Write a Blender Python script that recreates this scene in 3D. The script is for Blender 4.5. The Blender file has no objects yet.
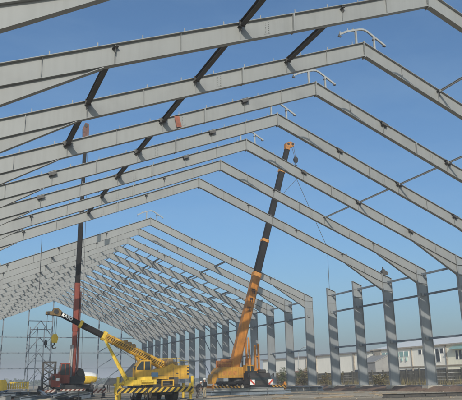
import bpy, bmesh, math, random
from mathutils import Vector, Matrix, Quaternion
random.seed(11)
sc = bpy.context.scene
COL = sc.collection
R = math.radians

# ------------------------------------------------------------------ camera
CAM_H = 1.6
YAW, PIT, ROL = 0.4138, 0.2786, -0.0187
cyw, syw = math.cos(YAW), math.sin(YAW)
cpt, spt = math.cos(PIT), math.sin(PIT)
crl, srl = math.cos(ROL), math.sin(ROL)
r0 = Vector((cyw, -syw, 0)); f0 = Vector((syw, cyw, 0)); z0 = Vector((0, 0, 1))
dvec = cpt * f0 + spt * z0
u0 = -spt * f0 + cpt * z0
xv = crl * r0 + srl * u0
uv_ = -srl * r0 + crl * u0
cam = bpy.data.cameras.new("camera")
cam.sensor_width = 36.0
cam.lens = 36.0 * 629.1 / 462.0
cam.clip_start = 0.1
cam.clip_end = 9000
cam_o = bpy.data.objects.new("camera", cam)
cam_o.matrix_world = Matrix((
    (xv.x, uv_.x, -dvec.x, 0), (xv.y, uv_.y, -dvec.y, 0), (xv.z, uv_.z, -dvec.z, CAM_H), (0, 0, 0, 1)))
COL.objects.link(cam_o)
sc.camera = cam_o

# ------------------------------------------------------------------ light
LIGHT = Vector((0.39, 1.0, -0.457)).normalized()      # the way the sunlight travels
SUN_EL = math.asin(-LIGHT.z)
SUN_ROT = math.atan2(-LIGHT.x, -LIGHT.y)
w = bpy.data.worlds.new("World"); sc.world = w; w.use_nodes = True
nt = w.node_tree
bg = nt.nodes["Background"]
sky = nt.nodes.new("ShaderNodeTexSky")
sky.sky_type = 'NISHITA'; sky.sun_disc = False
sky.sun_elevation = SUN_EL; sky.sun_rotation = SUN_ROT
sky.altitude = 0; sky.air_density = 1.0; sky.dust_density = 3.1; sky.ozone_density = 3.8
# faint drifts of thin high cloud
wtc = nt.nodes.new("ShaderNodeTexCoord"); wmp = nt.nodes.new("ShaderNodeMapping"); wmp.inputs["Scale"].default_value = (2.0, 3.0, 9.0); wmp.inputs["Rotation"].default_value = (0.3, 0.2, 0.5)
wns = nt.nodes.new("ShaderNodeTexNoise"); wns.inputs["Scale"].default_value = 1.6; wns.inputs["Detail"].default_value = 7; wns.inputs["Roughness"].default_value = 0.6
wrm = nt.nodes.new("ShaderNodeValToRGB"); wrm.color_ramp.elements[0].position = 0.45; wrm.color_ramp.elements[0].color = (0, 0, 0, 1); wrm.color_ramp.elements[1].position = 0.8; wrm.color_ramp.elements[1].color = (0.14, 0.14, 0.14, 1)
wmx = nt.nodes.new("ShaderNodeMix"); wmx.data_type = 'RGBA'; wmx.inputs[7].default_value = (3.6, 4.2, 5.0, 1)
nt.links.new(wtc.outputs["Generated"], wmp.inputs["Vector"]); nt.links.new(wmp.outputs[0], wns.inputs["Vector"]); nt.links.new(wns.outputs["Fac"], wrm.inputs[0])
nt.links.new(wrm.outputs[0], wmx.inputs[0]); nt.links.new(sky.outputs[0], wmx.inputs[6]); wtn = nt.nodes.new("ShaderNodeMix"); wtn.data_type = 'RGBA'; wtn.blend_type = 'MULTIPLY'; wtn.inputs[0].default_value = 1; wtn.inputs[7].default_value = (0.83, 1.01, 1.07, 1)   # clear, slightly cyan air
nt.links.new(wmx.outputs[2], wtn.inputs[6]); nt.links.new(wtn.outputs[2], bg.inputs[0])
bg.inputs[1].default_value = 0.134
sun = bpy.data.lights.new("sun", 'SUN'); sun.energy = 3.3; sun.angle = R(0.5); sun.color = (1.0, 0.93, 0.82)
sun_o = bpy.data.objects.new("sun", sun)
sun_o.rotation_euler = LIGHT.to_track_quat('-Z', 'Y').to_euler()
sun_o.location = (-40, -100, 60)
COL.objects.link(sun_o)
sc.view_settings.view_transform = 'Standard'
sc.view_settings.look = 'None'
sc.view_settings.gamma = 1
sc.view_settings.use_curve_mapping = False
sc.view_settings.exposure = 0.0

# ------------------------------------------------------------------ materials
MATS = {}
def mat(name, col, rough=0.6, var=0.15, scale=1.5, tint=None, metal=0.0, bump=0.0, bscale=20.0, streak=0.0, spec=0.5):
    """Paint, metal, soil...: a base colour broken up by two noises (and run-down streaks) in the object's own space."""
    m = bpy.data.materials.new(name); m.use_nodes = True
    n = m.node_tree; L = n.links
    b = n.nodes["Principled BSDF"]
    b.inputs["Roughness"].default_value = rough
    b.inputs["Metallic"].default_value = metal
    b.inputs["Specular IOR Level"].default_value = spec
    tc = n.nodes.new("ShaderNodeTexCoord")
    oi = n.nodes.new("ShaderNodeObjectInfo"); sc3 = n.nodes.new("ShaderNodeVectorMath"); sc3.operation = 'MULTIPLY_ADD'
    sc3.inputs[1].default_value = (61, 47, 0); cb = n.nodes.new("ShaderNodeCombineXYZ")
    L.new(oi.outputs["Random"], cb.inputs[0]); L.new(oi.outputs["Random"], cb.inputs[1]); L.new(cb.outputs[0], sc3.inputs[0]); L.new(tc.outputs["Object"], sc3.inputs[2])
    vec = sc3.outputs[0]
    n1 = n.nodes.new("ShaderNodeTexNoise"); n1.inputs["Scale"].default_value = scale; n1.inputs["Detail"].default_value = 6; n1.inputs["Roughness"].default_value = 0.65
    L.new(vec, n1.inputs["Vector"])
    ramp = n.nodes.new("ShaderNodeValToRGB")
    dark = tint or [c * (1 - var * 1.6) for c in col]
    lite = [min(1, c * (1 + var)) for c in col]
    ramp.color_ramp.elements[0].position = 0.30; ramp.color_ramp.elements[0].color = (*dark, 1)
    ramp.color_ramp.elements[1].position = 0.70; ramp.color_ramp.elements[1].color = (*lite, 1)
    e = ramp.color_ramp.elements.new(0.48); e.color = (*col, 1)
    L.new(n1.outputs["Fac"], ramp.inputs["Fac"])
    out = ramp.outputs["Color"]
    if streak:
        mp = n.nodes.new("ShaderNodeMapping"); mp.inputs["Scale"].default_value = (5, 5, 0.35)
        L.new(vec, mp.inputs["Vector"])
        n2 = n.nodes.new("ShaderNodeTexNoise"); n2.inputs["Scale"].default_value = 1.0; n2.inputs["Detail"].default_value = 4
        L.new(mp.outputs[0], n2.inputs["Vector"])
        r2 = n.nodes.new("ShaderNodeValToRGB")
        r2.color_ramp.elements[0].position = 0.35; r2.color_ramp.elements[0].color = (1 - streak, 1 - streak, 1 - streak * 1.1, 1)
        r2.color_ramp.elements[1].position = 0.6; r2.color_ramp.elements[1].color = (1, 1, 1, 1)
        L.new(n2.outputs["Fac"], r2.inputs["Fac"])
        mx = n.nodes.new("ShaderNodeMix"); mx.data_type = 'RGBA'; mx.blend_type = 'MULTIPLY'; mx.inputs[0].default_value = 1
        L.new(out, mx.inputs[6]); L.new(r2.outputs[0], mx.inputs[7]); out = mx.outputs[2]
    L.new(out, b.inputs["Base Color"])
    if bump:
        n3 = n.nodes.new("ShaderNodeTexNoise"); n3.inputs["Scale"].default_value = bscale; n3.inputs["Detail"].default_value = 8
        L.new(tc.outputs["Object"], n3.inputs["Vector"])
        bp = n.nodes.new("ShaderNodeBump"); bp.inputs["Strength"].default_value = bump; bp.inputs["Distance"].default_value = 0.1
        L.new(n3.outputs["Fac"], bp.inputs["Height"]); L.new(bp.outputs[0], b.inputs["Normal"])
    MATS[name] = m
    return m

def stripe_mat(name, c1, c2, freq, sx=1.0, sz=1.0):
    """Slanting hazard stripes."""
    m = bpy.data.materials.new(name); m.use_nodes = True
    n = m.node_tree; L = n.links; b = n.nodes["Principled BSDF"]; b.inputs["Roughness"].default_value = 0.6
    tc = n.nodes.new("ShaderNodeTexCoord"); sp = n.nodes.new("ShaderNodeSeparateXYZ")
    L.new(tc.outputs["Object"], sp.inputs[0])
    a = n.nodes.new("ShaderNodeMath"); a.operation = 'MULTIPLY'; a.inputs[1].default_value = sx * freq; L.new(sp.outputs[0], a.inputs[0])
    c = n.nodes.new("ShaderNodeMath"); c.operation = 'MULTIPLY_ADD'; c.inputs[1].default_value = sz * freq; L.new(sp.outputs[2], c.inputs[0]); L.new(a.outputs[0], c.inputs[2])
    fr = n.nodes.new("ShaderNodeMath"); fr.operation = 'FRACT'; L.new(c.outputs[0], fr.inputs[0])
    g = n.nodes.new("ShaderNodeMath"); g.operation = 'GREATER_THAN'; g.inputs[1].default_value = 0.5; L.new(fr.outputs[0], g.inputs[0])
    mx = n.nodes.new("ShaderNodeMix"); mx.data_type = 'RGBA'; mx.inputs[6].default_value = (*c1, 1); mx.inputs[7].default_value = (*c2, 1)
    L.new(g.outputs[0], mx.inputs[0])
    nz = n.nodes.new("ShaderNodeTexNoise"); nz.inputs["Scale"].default_value = 3; nz.inputs["Detail"].default_value = 6
    L.new(tc.outputs["Object"], nz.inputs["Vector"])
    m2 = n.nodes.new("ShaderNodeMix"); m2.data_type = 'RGBA'; m2.blend_type = 'MULTIPLY'; m2.inputs[0].default_value = 0.7
    L.new(mx.outputs[2], m2.inputs[6]); L.new(nz.outputs["Fac"], m2.inputs[7])
    L.new(m2.outputs[2], b.inputs["Base Color"])
    MATS[name] = m; return m

STEEL = mat("primed_steel", (0.248, 0.252, 0.248), 0.5, 0.06, 0.35, streak=0.06)
STEEL2 = mat("primed_column_steel", (0.240, 0.254, 0.262), 0.5, 0.08, 0.5, streak=0.08)
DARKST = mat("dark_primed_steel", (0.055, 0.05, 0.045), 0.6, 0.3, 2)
BRACK = mat("bracket_steel", (0.07, 0.065, 0.06), 0.6, 0.3, 3)
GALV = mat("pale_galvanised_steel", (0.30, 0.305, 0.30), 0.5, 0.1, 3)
BLUEST = mat("blue_grey_steel", (0.17, 0.20, 0.235), 0.55, 0.15, 1.2, streak=0.12)
CONC = mat("concrete", (0.36, 0.33, 0.28), 0.9, 0.2, 2, bump=0.3)
YEL = mat("crane_yellow_paint", (0.56, 0.31, 0.03), 0.45, 0.2, 1.2, streak=0.28)
YEL2 = mat("bright_yellow_paint", (0.66, 0.44, 0.04), 0.5, 0.18, 2, streak=0.2)
ORG = mat("crane_orange_paint", (0.47, 0.18, 0.022), 0.45, 0.2, 1.0, streak=0.25)
AMB = mat("crane_amber_paint", (0.46, 0.23, 0.03), 0.45, 0.2, 1.1, streak=0.28)
RED = mat("crane_red_paint", (0.23, 0.042, 0.022), 0.45, 0.2, 1.0, streak=0.2)
BLK = mat("black_painted_steel", (0.022, 0.022, 0.024), 0.5, 0.3, 2)
BOOMD = mat("dark_boom_paint", (0.017, 0.016, 0.016), 0.75, 0.3, 0.8, spec=0.2)
RUB = mat("tyre_rubber", (0.02, 0.019, 0.018), 0.85, 0.3, 4)
RIM = mat("dusty_wheel_rim", (0.42, 0.38, 0.31), 0.7, 0.25, 4)
GLASS = mat("cab_glass", (0.03, 0.04, 0.045), 0.12, 0.2, 2)
WHITE = mat("white_paint", (0.74, 0.73, 0.70), 0.6, 0.06, 2)
BLUESIGN = mat("faded_blue_plate", (0.12, 0.22, 0.34), 0.5, 0.15, 4)
HZY = stripe_mat("yellow_black_hazard_stripes", (0.02, 0.02, 0.02), (0.75, 0.47, 0.04), 2.1, 1, -1)
HZO = stripe_mat("orange_black_hazard_stripes", (0.03, 0.025, 0.02), (0.65, 0.33, 0.04), 2.1, 1, 1)
HZR = stripe_mat("red_white_hazard_stripes", (0.20, 0.05, 0.03), (0.70, 0.60, 0.52), 2.2, 1, -1)
ROPE = mat("wire_rope", (0.06, 0.06, 0.065), 0.6, 0.1, 5)
WALLC = mat("cream_wall_paint", (0.90, 0.85, 0.75), 0.8, 0.03, 0.25, streak=0.07)
WALLY = mat("pale_yellow_wall_paint", (0.88, 0.83, 0.66), 0.8, 0.05, 0.25, streak=0.08)
ROOFG = mat("pale_roof_sheet", (0.74, 0.72, 0.67), 0.6, 0.06, 0.4)
TRIM = mat("brown_trim", (0.36, 0.31, 0.25), 0.7, 0.2, 2)
TEAL = mat("teal_glass", (0.27, 0.43, 0.40), 0.3, 0.15, 1.5)
DKWIN = mat("dark_window", (0.05, 0.055, 0.06), 0.25, 0.2, 2)
FENCE = mat("grey_fence_panel", (0.14, 0.13, 0.11), 0.9, 0.3, 0.9, streak=0.35)
SKIN = mat("skin", (0.36, 0.20, 0.13), 0.6, 0.06, 5)
JACK = mat("dark_jacket", (0.018, 0.018, 0.022), 0.85, 0.25, 6)
TROU = mat("khaki_trousers", (0.30, 0.25, 0.17), 0.9, 0.15, 6)
TROU2 = mat("dark_trousers", (0.05, 0.045, 0.045), 0.9, 0.2, 6)
BOOT = mat("boot_leather", (0.04, 0.03, 0.025), 0.8, 0.2, 6)
HELM = mat("white_helmet_plastic", (0.72, 0.70, 0.64), 0.4, 0.05, 5)
HELR = mat("red_helmet_plastic", (0.45, 0.16, 0.10), 0.4, 0.05, 5)
BARK = mat("bark", (0.11, 0.08, 0.055), 0.9, 0.3, 6)
LEAF = mat("dusty_green_leaves", (0.085, 0.10, 0.04), 0.7, 0.4, 1.2, tint=(0.04, 0.052, 0.022))
LEAF2 = mat("dry_olive_leaves", (0.17, 0.14, 0.065), 0.75, 0.35, 1.2, tint=(0.08, 0.07, 0.035))
SOIL = mat("red_brown_soil", (0.21, 0.135, 0.09), 0.95, 0.35, 0.8, bump=0.6, bscale=4)
SAND = mat("pale_sand", (0.37, 0.31, 0.23), 0.95, 0.2, 0.9, bump=0.4, bscale=5)
RPL = mat("red_oxide_plate", (0.26, 0.085, 0.05), 0.7, 0.25, 3)
CANV = mat("brown_canvas", (0.16, 0.12, 0.08), 0.9, 0.25, 5)
FARW = mat("far_trees", (0.075, 0.095, 0.07), 0.9, 0.3, 0.05)

# ------------------------------------------------------------------ helpers
def V(*a): return Vector(a)

class MB:
    """Collects boxes, bars and prisms; build() links them as one mesh object."""
    def __init__(s, M=None): s.v = []; s.f = []; s.mi = []; s.M = M
    def _add(s, vs, fs, mi=0):
        o = len(s.v)
        for p in vs:
            p = Vector(p)
            s.v.append(s.M @ p if s.M else p)
        for q in fs: s.f.append([o + i for i in q]); s.mi.append(mi)
    def box(s, c, d, mi=0, rot=None):
        c = Vector(c); hx, hy, hz = d[0] / 2, d[1] / 2, d[2] / 2
        vs = [V(x, y, z) for x in (-hx, hx) for y in (-hy, hy) for z in (-hz, hz)]
        if rot: vs = [rot @ p for p in vs]
        s._add([c + p for p in vs], [(0, 1, 3, 2), (4, 6, 7, 5), (0, 4, 5, 1), (2, 3, 7, 6), (0, 2, 6, 4), (1, 5, 7, 3)], mi); return s
    def bx(s, x0, x1, y0, y1, z0, z1, mi=0):
        return s.box(((x0 + x1) / 2, (y0 + y1) / 2, (z0 + z1) / 2), (x1 - x0, y1 - y0, z1 - z0), mi)
    def prism(s, poly, a0, a1, axis='y', mi=0):
        """polygon in the plane across `axis`, extruded from a0 to a1"""
        n = len(poly)
        def P(p, a):
            return (p[0], a, p[1]) if axis == 'y' else ((a, p[0], p[1]) if axis == 'x' else (p[0], p[1], a))
        vs = [P(p, a0) for p in poly] + [P(p, a1) for p in poly]
        fs = [list(range(n))[::-1], list(range(n, 2 * n))] + [(i, (i + 1) % n, n + (i + 1) % n, n + i) for i in range(n)]
        s._add(vs, fs, mi); return s
    def bar(s, p, q, w, h, up=(0, 0, 1), mi=0, w2=None, h2=None):
        p = Vector(p); q = Vector(q); d = (q - p).normalized(); up = Vector(up)
        if abs(d.dot(up)) > 0.99: up = V(1, 0, 0)
        sd = d.cross(up).normalized(); u = sd.cross(d)
        w2 = w if w2 is None else w2; h2 = h if h2 is None else h2
        vs = [p + sd * a * w / 2 + u * b * h / 2 for a, b in ((-1, -1), (1, -1), (1, 1), (-1, 1))] + \
             [q + sd * a * w2 / 2 + u * b * h2 / 2 for a, b in ((-1, -1), (1, -1), (1, 1), (-1, 1))]
        s._add(vs, [(0, 3, 2, 1), (4, 5, 6, 7), (0, 1, 5, 4), (1, 2, 6, 5), (2, 3, 7, 6), (3, 0, 4, 7)], mi); return s
    def tube(s, p, q, r, n=8, r2=None, mi=0):
        p = Vector(p); q = Vector(q); d = (q - p).normalized()
        up = V(0, 0, 1) if abs(d.z) < 0.9 else V(1, 0, 0)
        a = d.cross(up).normalized(); b = d.cross(a); r2 = r if r2 is None else r2
        vs = [p + (a * math.cos(t) + b * math.sin(t)) * r for t in [2 * math.pi * i / n for i in range(n)]] + \
             [q + (a * math.cos(t) + b * math.sin(t)) * r2 for t in [2 * math.pi * i / n for i in range(n)]]
        s._add(vs, [list(range(n)), list(range(n, 2 * n))[::-1]] + [(i, n + i, n + (i + 1) % n, (i + 1) % n) for i in range(n)], mi); return s
    def ibeam(s, p, q, h, wd, tf=0.025, tw=0.02, up=(0, 0, 1), mi=0):
        p = Vector(p); q = Vector(q); d = (q - p).normalized(); up = Vector(up)
        sd = d.cross(up).normalized(); u = sd.cross(d)
        s.bar(p, q, tw, h - 2 * tf, up, mi)
        s.bar(p + u * (h / 2 - tf / 2), q + u * (h / 2 - tf / 2), wd, tf, up, mi)
        s.bar(p - u * (h / 2 - tf / 2), q - u * (h / 2 - tf / 2), wd, tf, up, mi); return s
    def mesh(s, name, mats):
        me = bpy.data.meshes.new(name)
        me.from_pydata([tuple(p) for p in s.v], [], s.f)
        for m in (mats if isinstance(mats, (list, tuple)) else [mats]): me.materials.append(m)
        for i, p in enumerate(me.polygons): p.material_index = s.mi[i]
        bm = bmesh.new(); bm.from_mesh(me); bmesh.ops.recalc_face_normals(bm, faces=bm.faces); bm.to_mesh(me); bm.free()
        return me
    def build(s, name, mats, parent=None, loc=None):
        return link(name, s.mesh(name, mats), parent, loc)

def link(name, me, parent=None, loc=None):
    o = bpy.data.objects.new(name, me); COL.objects.link(o)
    if parent is not None: o.parent = parent
    if loc is not None: o.location = loc
    return o
def tag(o, label, cat, group=None, kind=None):
    if label: o["label"] = label
    if cat: o["category"] = cat
    if group: o["group"] = group
    if kind: o["kind"] = kind
    return o
def thing(name, label, cat, loc, group=None, rz=0):
    o = bpy.data.objects.new(name, None); COL.objects.link(o)
    o.location = loc; o.rotation_euler = (0, 0, rz); o.empty_display_size = 0.3
    return tag(o, label, cat, group)
ORD = ["first", "second", "third", "fourth", "fifth", "sixth", "seventh", "eighth", "ninth", "tenth", "eleventh", "twelfth",
       "thirteenth", "fourteenth", "fifteenth", "sixteenth"]

# ------------------------------------------------------------------ the hall: measures
S = 6.5                                   # frame spacing
BZ = CAM_H - 0.15 * S                     # level of the column feet
XA, HW = 3.744 * S, 3.978 * S             # ridge line and half span
RH, EH = 3.596 * S, 1.990 * S             # ridge and eave height over the column feet
SL = (RH - EH) / HW
CW, DV, FW = 1.34, 1.08, 0.34             # column depth, rafter depth (plumb), flange width
def yk(k): return (3.934 + k) * S
def rz(x): return RH - SL * abs(x)        # roof line over the feet level, x from the ridge

# ------------------------------------------------------------------ ground
def ground():
    m = bpy.data.materials.new("dusty_site_ground"); m.use_nodes = True
    n = m.node_tree; L = n.links; b = n.nodes["Principled BSDF"]; b.inputs["Roughness"].default_value = 0.95
    tc = n.nodes.new("ShaderNodeTexCoord")
    def noise(sc_, det, vec=None):
        q = n.nodes.new("ShaderNodeTexNoise"); q.inputs["Scale"].default_value = sc_; q.inputs["Detail"].default_value = det
        L.new(vec or tc.outputs["Object"], q.inputs["Vector"]); return q.outputs["Fac"]
    mp = n.nodes.new("ShaderNodeMapping"); mp.inputs["Scale"].default_value = (0.12, 0.9, 1); mp.inputs["Rotation"].default_value = (0, 0, R(-20))
    L.new(tc.outputs["Object"], mp.inputs["Vector"])
    r1 = n.nodes.new("ShaderNodeValToRGB")
    for i, (p, c) in enumerate(((0.3, (0.27, 0.21, 0.14)), (0.5, (0.46, 0.37, 0.25)), (0.68, (0.58, 0.48, 0.34)))):
        e = r1.color_ramp.elements[i] if i < 2 else r1.color_ramp.elements.new(p)
        e.position = p; e.color = (*c, 1)
    L.new(noise(0.09, 8), r1.inputs[0])
    r2 = n.nodes.new("ShaderNodeValToRGB")
    r2.color_ramp.elements[0].position = 0.36; r2.color_ramp.elements[0].color = (0.6, 0.58, 0.55, 1)
    r2.color_ramp.elements[1].position = 0.6; r2.color_ramp.elements[1].color = (1, 1, 1, 1)
    L.new(noise(1.0, 6, mp.outputs[0]), r2.inputs[0])
    mx = n.nodes.new("ShaderNodeMix"); mx.data_type = 'RGBA'; mx.blend_type = 'MULTIPLY'; mx.inputs[0].default_value = 0.8
    L.new(r1.outputs[0], mx.inputs[6]); L.new(r2.outputs[0], mx.inputs[7])
    L.new(mx.outputs[2], b.inputs["Base Color"])
    bp = n.nodes.new("ShaderNodeBump"); bp.inputs["Strength"].default_value = 0.5; bp.inputs["Distance"].default_value = 0.15
    L.new(noise(2.0, 10), bp.inputs["Height"]); L.new(bp.outputs[0], b.inputs["Normal"])
    # near part as a fine grid with small humps, far part reaching the horizon
    xs = [-4000, -800, -200, -80] + [-50 + i * 2.0 for i in range(81)] + [150, 300, 900, 4000]
    ys = [-600, -100] + [-20 + i * 2.0 for i in range(116)] + [260, 400, 900, 2000, 6000]
    rnd = random.Random(3)
    vs, fs = [], []
    for y in ys:
        for x in xs:
            h = 0.0
            if -45 < x < 105 and 30 < y < 205: h = rnd.uniform(-0.07, 0.05)
            if y < 63: h *= .1
            if abs(x - 16.8) < 6 and 46 < y < 64 or abs(x - 36) < 7 and 68 < y < 88 or abs(x - 12.6) < 6 and 66 < y < 82: h *= 0.3
            vs.append((x, y, h - 0.01))
    W = len(xs)
    for j in range(len(ys) - 1):
        for i in range(W - 1): fs.append((j * W + i, j * W + i + 1, (j + 1) * W + i + 1, (j + 1) * W + i))
    me = bpy.data.meshes.new("ground"); me.from_pydata(vs, [], fs); me.materials.append(m)
    for p in me.polygons: p.use_smooth = True
    tag(link("ground", me), None, None, kind="structure")
ground()

def mound(name, x0, x1, y0, y1, h, m, seed, step=1.0, kind=None, label=None, cat=None, end=1.0):
    """a heaped bank of soil, ragged in outline"""
    rnd = random.Random(seed)
    nx = max(4, int((x1 - x0) / step)); ny = max(4, int((y1 - y0) / step))
    vs, fs = [], []
    for j in range(ny + 1):
        for i in range(nx + 1):
            u, v = i / nx, j / ny
            e = min(1, min(u, 1 - u) * 2 * 1.6) * min(1, min(v, 1 - v) * 2 * (1.0 * end + (y1 - y0) / max(1, x1 - x0)))
            z = h * e * (0.75 + 0.5 * rnd.random()) - 0.12 * (1 - min(1, e * 3))
            vs.append((x0 + (x1 - x0) * u + rnd.uniform(-.2, .2) * step, y0 + (y1 - y0) * v + rnd.uniform(-.2, .2) * step, z))
    for j in range(ny):
        for i in range(nx): fs.append((j * (nx + 1) + i, j * (nx + 1) + i + 1, (j + 1) * (nx + 1) + i + 1, (j + 1) * (nx + 1) + i))
    me = bpy.data.meshes.new(name); me.from_pydata(vs, [], fs); me.materials.append(m)
    for p in me.polygons: p.use_smooth = True
    o = link(name, me); tag(o, label, cat, kind=kind); return o
mound("dirt_bank", 47.6, 53.2, 40, 182, 0.55, SOIL, 5, 0.8, kind="structure")
mound("gravel_bank", 56, 72, 50, 170, 0.45, SAND, 6, 1.6, kind="structure")
# pale hard-packed track across the foreground
TRK = mat("pale_packed_dust", (0.64, 0.53, 0.38), 0.95, 0.22, 0.35, bump=0.5, bscale=3)
def strip(name, pts, w, z, m, seed):
    rnd = random.Random(seed); vs = []; fs = []
    for i, (x, y) in enumerate(pts):
        a = Vector(pts[min(i + 1, len(pts) - 1)]) - Vector(pts[max(i - 1, 0)]); a.normalize(); nn = Vector((-a.y, a.x))
        for k in (-1, 1):
            q = Vector((x, y)) + nn * k * w / 2 * rnd.uniform(.75, 1.25); vs.append((q.x, q.y, z))
    for i in range(len(pts) - 1): fs.append((2 * i, 2 * i + 2, 2 * i + 3, 2 * i + 1))
    me = bpy.data.meshes.new(name); me.from_pydata(vs, [], fs); me.materials.append(m); tag(link(name, me), None, None, kind="structure")
strip("dirt_track", [(18 + i * 1.5, 57 - i * .42 + math.sin(i * .5) * .4) for i in range(30)], 8, .006, TRK, 2)
RUT = mat("damp_rut_soil", (0.17, 0.135, 0.10), 0.95, 0.3, 1.5, bump=0.5, bscale=6)
for q, off in enumerate((-2.4, -.6, 1.3, 2.9)):
    strip("tyre_rut", [(14 + i * 1.0, 58 - i * .3 + off + math.sin(i * .23 + q) * .5) for i in range(46)], .38, .012 + q * .001, RUT, 30 + q)

# ------------------------------------------------------------------ frames
TF = 0.035
def column_mesh(sg):
    b = MB()
    xo = HW; xi = HW - CW
    P = lambda pts: [(sg * x, z) for x, z in pts]
    top = lambda x: rz(x) - TF
    b.prism(P([(xi + TF, 0.03), (xo - TF, 0.03), (xo - TF, top(xo - TF)), (xi + TF, top(xi + TF))]), -.015, .015)
    b.prism(P([(xi, 0.03), (xi + TF, 0.03), (xi + TF, top(xi + TF)), (xi, top(xi))]), -FW / 2, FW / 2)
    b.prism(P([(xo - TF, 0.03), (xo, 0.03), (xo, top(xo)), (xo - TF, top(xo - TF))]), -FW / 2, FW / 2)
    b.prism(P([(xi - .01, rz(xi - .01) - TF + .002), (xo + .02, rz(xo + .02) - TF + .002), (xo + .02, rz(xo + .02)), (xi - .01, rz(xi - .01))]), -FW / 2 - .02, FW / 2 + .02)
    for zz in (rz(xi) - 2.12, rz(xi) - DV):                      # stiffeners of the knee
        b.prism(P([(xi + TF, zz - .02), (xo - TF, zz - .02), (xo - TF, zz + .02), (xi + TF, zz + .02)]), -FW / 2 + .01, FW / 2 - .01)
    for zz in (5.1, 10.05):                                       # tie cleats
        b.prism(P([(xi + .38, zz - .16), (xi + .72, zz - .16), (xi + .72, zz + .16), (xi + .38, zz + .16)]), -.16, .16)
    return b.mesh("column", STEEL2)
def plate_mesh(sg):
    b = MB(); x = sg * (HW - CW / 2)
    b.box((x, 0, .015), (CW + .3, FW + .25, .03))
    for i in (-1, 1):
        for j in (-.3, .3): b.tube((x + j, i * .24, .03), (x + j, i * .24, .14), .025, 6)
    return b.mesh("base_plate", STEEL2)
def footing_mesh(sg):
    b = MB(); b.box((sg * (HW - CW / 2), 0, -.36), (CW + .7, .95, .716)); return b.mesh("concrete_footing", CONC)
XI = HW - CW                                                      # face of the column
HX0 = 19.2
CLE = [0.9 + 2.07 * i for i in range(12)]
def rafter_mesh(sg, cleats):
    b = MB()
    P = lambda pts: [(sg * x, z) for x, z in pts]
    x0, x1 = 0.035, XI - .035
    b.prism(P([(x0, rz(x0) - TF), (x1, rz(x1) - TF), (x1, rz(x1)), (x0, rz(x0))]), -FW / 2, FW / 2)
    b.prism(P([(x0, rz(x0) - DV), (x1, rz(x1) - DV), (x1, rz(x1) - DV + TF), (x0, rz(x0) - DV + TF)]), -FW / 2, FW / 2)
    b.prism(P([(x0, rz(x0) - DV + TF), (x1, rz(x1) - DV + TF), (x1, rz(x1) - TF), (x0, rz(x0) - TF)]), -.015, .015)
    for xs in (9.35, 6.2, 12.45, 18.75, 15.6, 3.1, 21.9):         # web stiffeners
        hw = FW / 2 - .01 if xs != 9.35 else FW / 2 + .03
        th = .012 if xs != 9.35 else .04
        lo = DV - TF if xs != 9.35 else DV + .03
        b.prism(P([(xs - th, rz(xs) - lo), (xs + th, rz(xs) - lo), (xs + th, rz(xs) - TF), (xs - th, rz(xs) - TF)]), -hw if xs == 9.35 else -.11, hw if xs == 9.35 else .11)
    for xs in (10.9,):                                            # bolted cover plate on the web
        zc = rz(xs) - DV / 2
        b.prism(P([(xs - .17, zc - .36 + .17 * SL), (xs + .17, zc - .36 - .17 * SL), (xs + .17, zc + .36 - .17 * SL), (xs - .17, zc + .36 + .17 * SL)]), -.028, .028)
        for i in range(6):
            for dx in (-.09, .09):
                zz = zc - .29 + i * .116 - dx * SL
                b.tube((sg * (xs + dx), -.055, zz), (sg * (xs + dx), .055, zz), .024, 6)
    if cleats:
        for c in CLE: b.box((sg * c, 0, rz(c) + .12), (.05, .02, .26))
    return b.mesh("rafter", STEEL)
def haunch_mesh(sg):
    b = MB()
    P = lambda pts: [(sg * x, z) for x, z in pts]
    x1 = XI - .035; zb = rz(x1) - DV; dd = 1.03; ext = (x1 - HX0)
    lo = lambda x: rz(x) - DV - dd * (x - HX0) / ext
    b.prism(P([(HX0 + .35, lo(HX0 + .35)), (x1, lo(x1)), (x1, rz(x1) - DV - .002), (HX0 + .35, rz(HX0 + .35) - DV - .002)]), -.015, .015)
    b.prism(P([(HX0 + .05, lo(HX0 + .05) - TF - .004), (x1, lo(x1) - TF), (x1, lo(x1)), (HX0 + .05, lo(HX0 + .05) - .004)]), -FW / 2 + .01, FW / 2 - .01)
    b.prism(P([(x1 + .001, lo(x1) - .15), (x1 + .034, lo(x1) - .15), (x1 + .034, rz(x1) - .04), (x1 + .001, rz(x1) - .04)]), -FW / 2 - .01, FW / 2 + .01)
    return b.mesh("haunch", STEEL)
def ridge_mesh():
    b = MB(); b.box((0, 0, RH - DV / 2 - .03), (.066, FW + .06, DV + .16))
    for i in range(7):
        for sy in (-1, 1):
            b.tube((-.06, sy * .12, RH - .12 - i * .15), (.06, sy * .12, RH - .12 - i * .15), .022, 6)
    return b.mesh("ridge_plate", STEEL)
def bracket_mesh(sg, x):
    """stub that takes a roof strut, bolted through the rafter web"""
    b = MB(); z = rz(x) - .10
    rot = Matrix.Rotation(sg * math.atan(SL), 3, 'Y')
    for yy in (-.17, .17):
        b.box((sg * x, yy, z - .0), (.62, .3, .02), 0, rot); b.box((sg * x, yy, z - .2), (.5, .3, .02), 0, rot)
        b.box((sg * x, yy, z - .1), (.02, .3, .2), 0, rot)
    for yy in (-.32, .32): b.box((sg * x, yy, z - .1), (.58, .02, .22), 0, rot)
    b.box((sg * x, 0, z + .125), (.6, .3, .04), 0, rot)
    return b.mesh("strut_bracket", BRACK)
def cleat_mesh():
    b = MB(); b.box((0, 0, .12), (.05, .02, .26)); b.box((0, 0, .02), (.18, .1, .014)); return b.mesh("purlin_cleat", STEEL)
ME = {}
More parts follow.
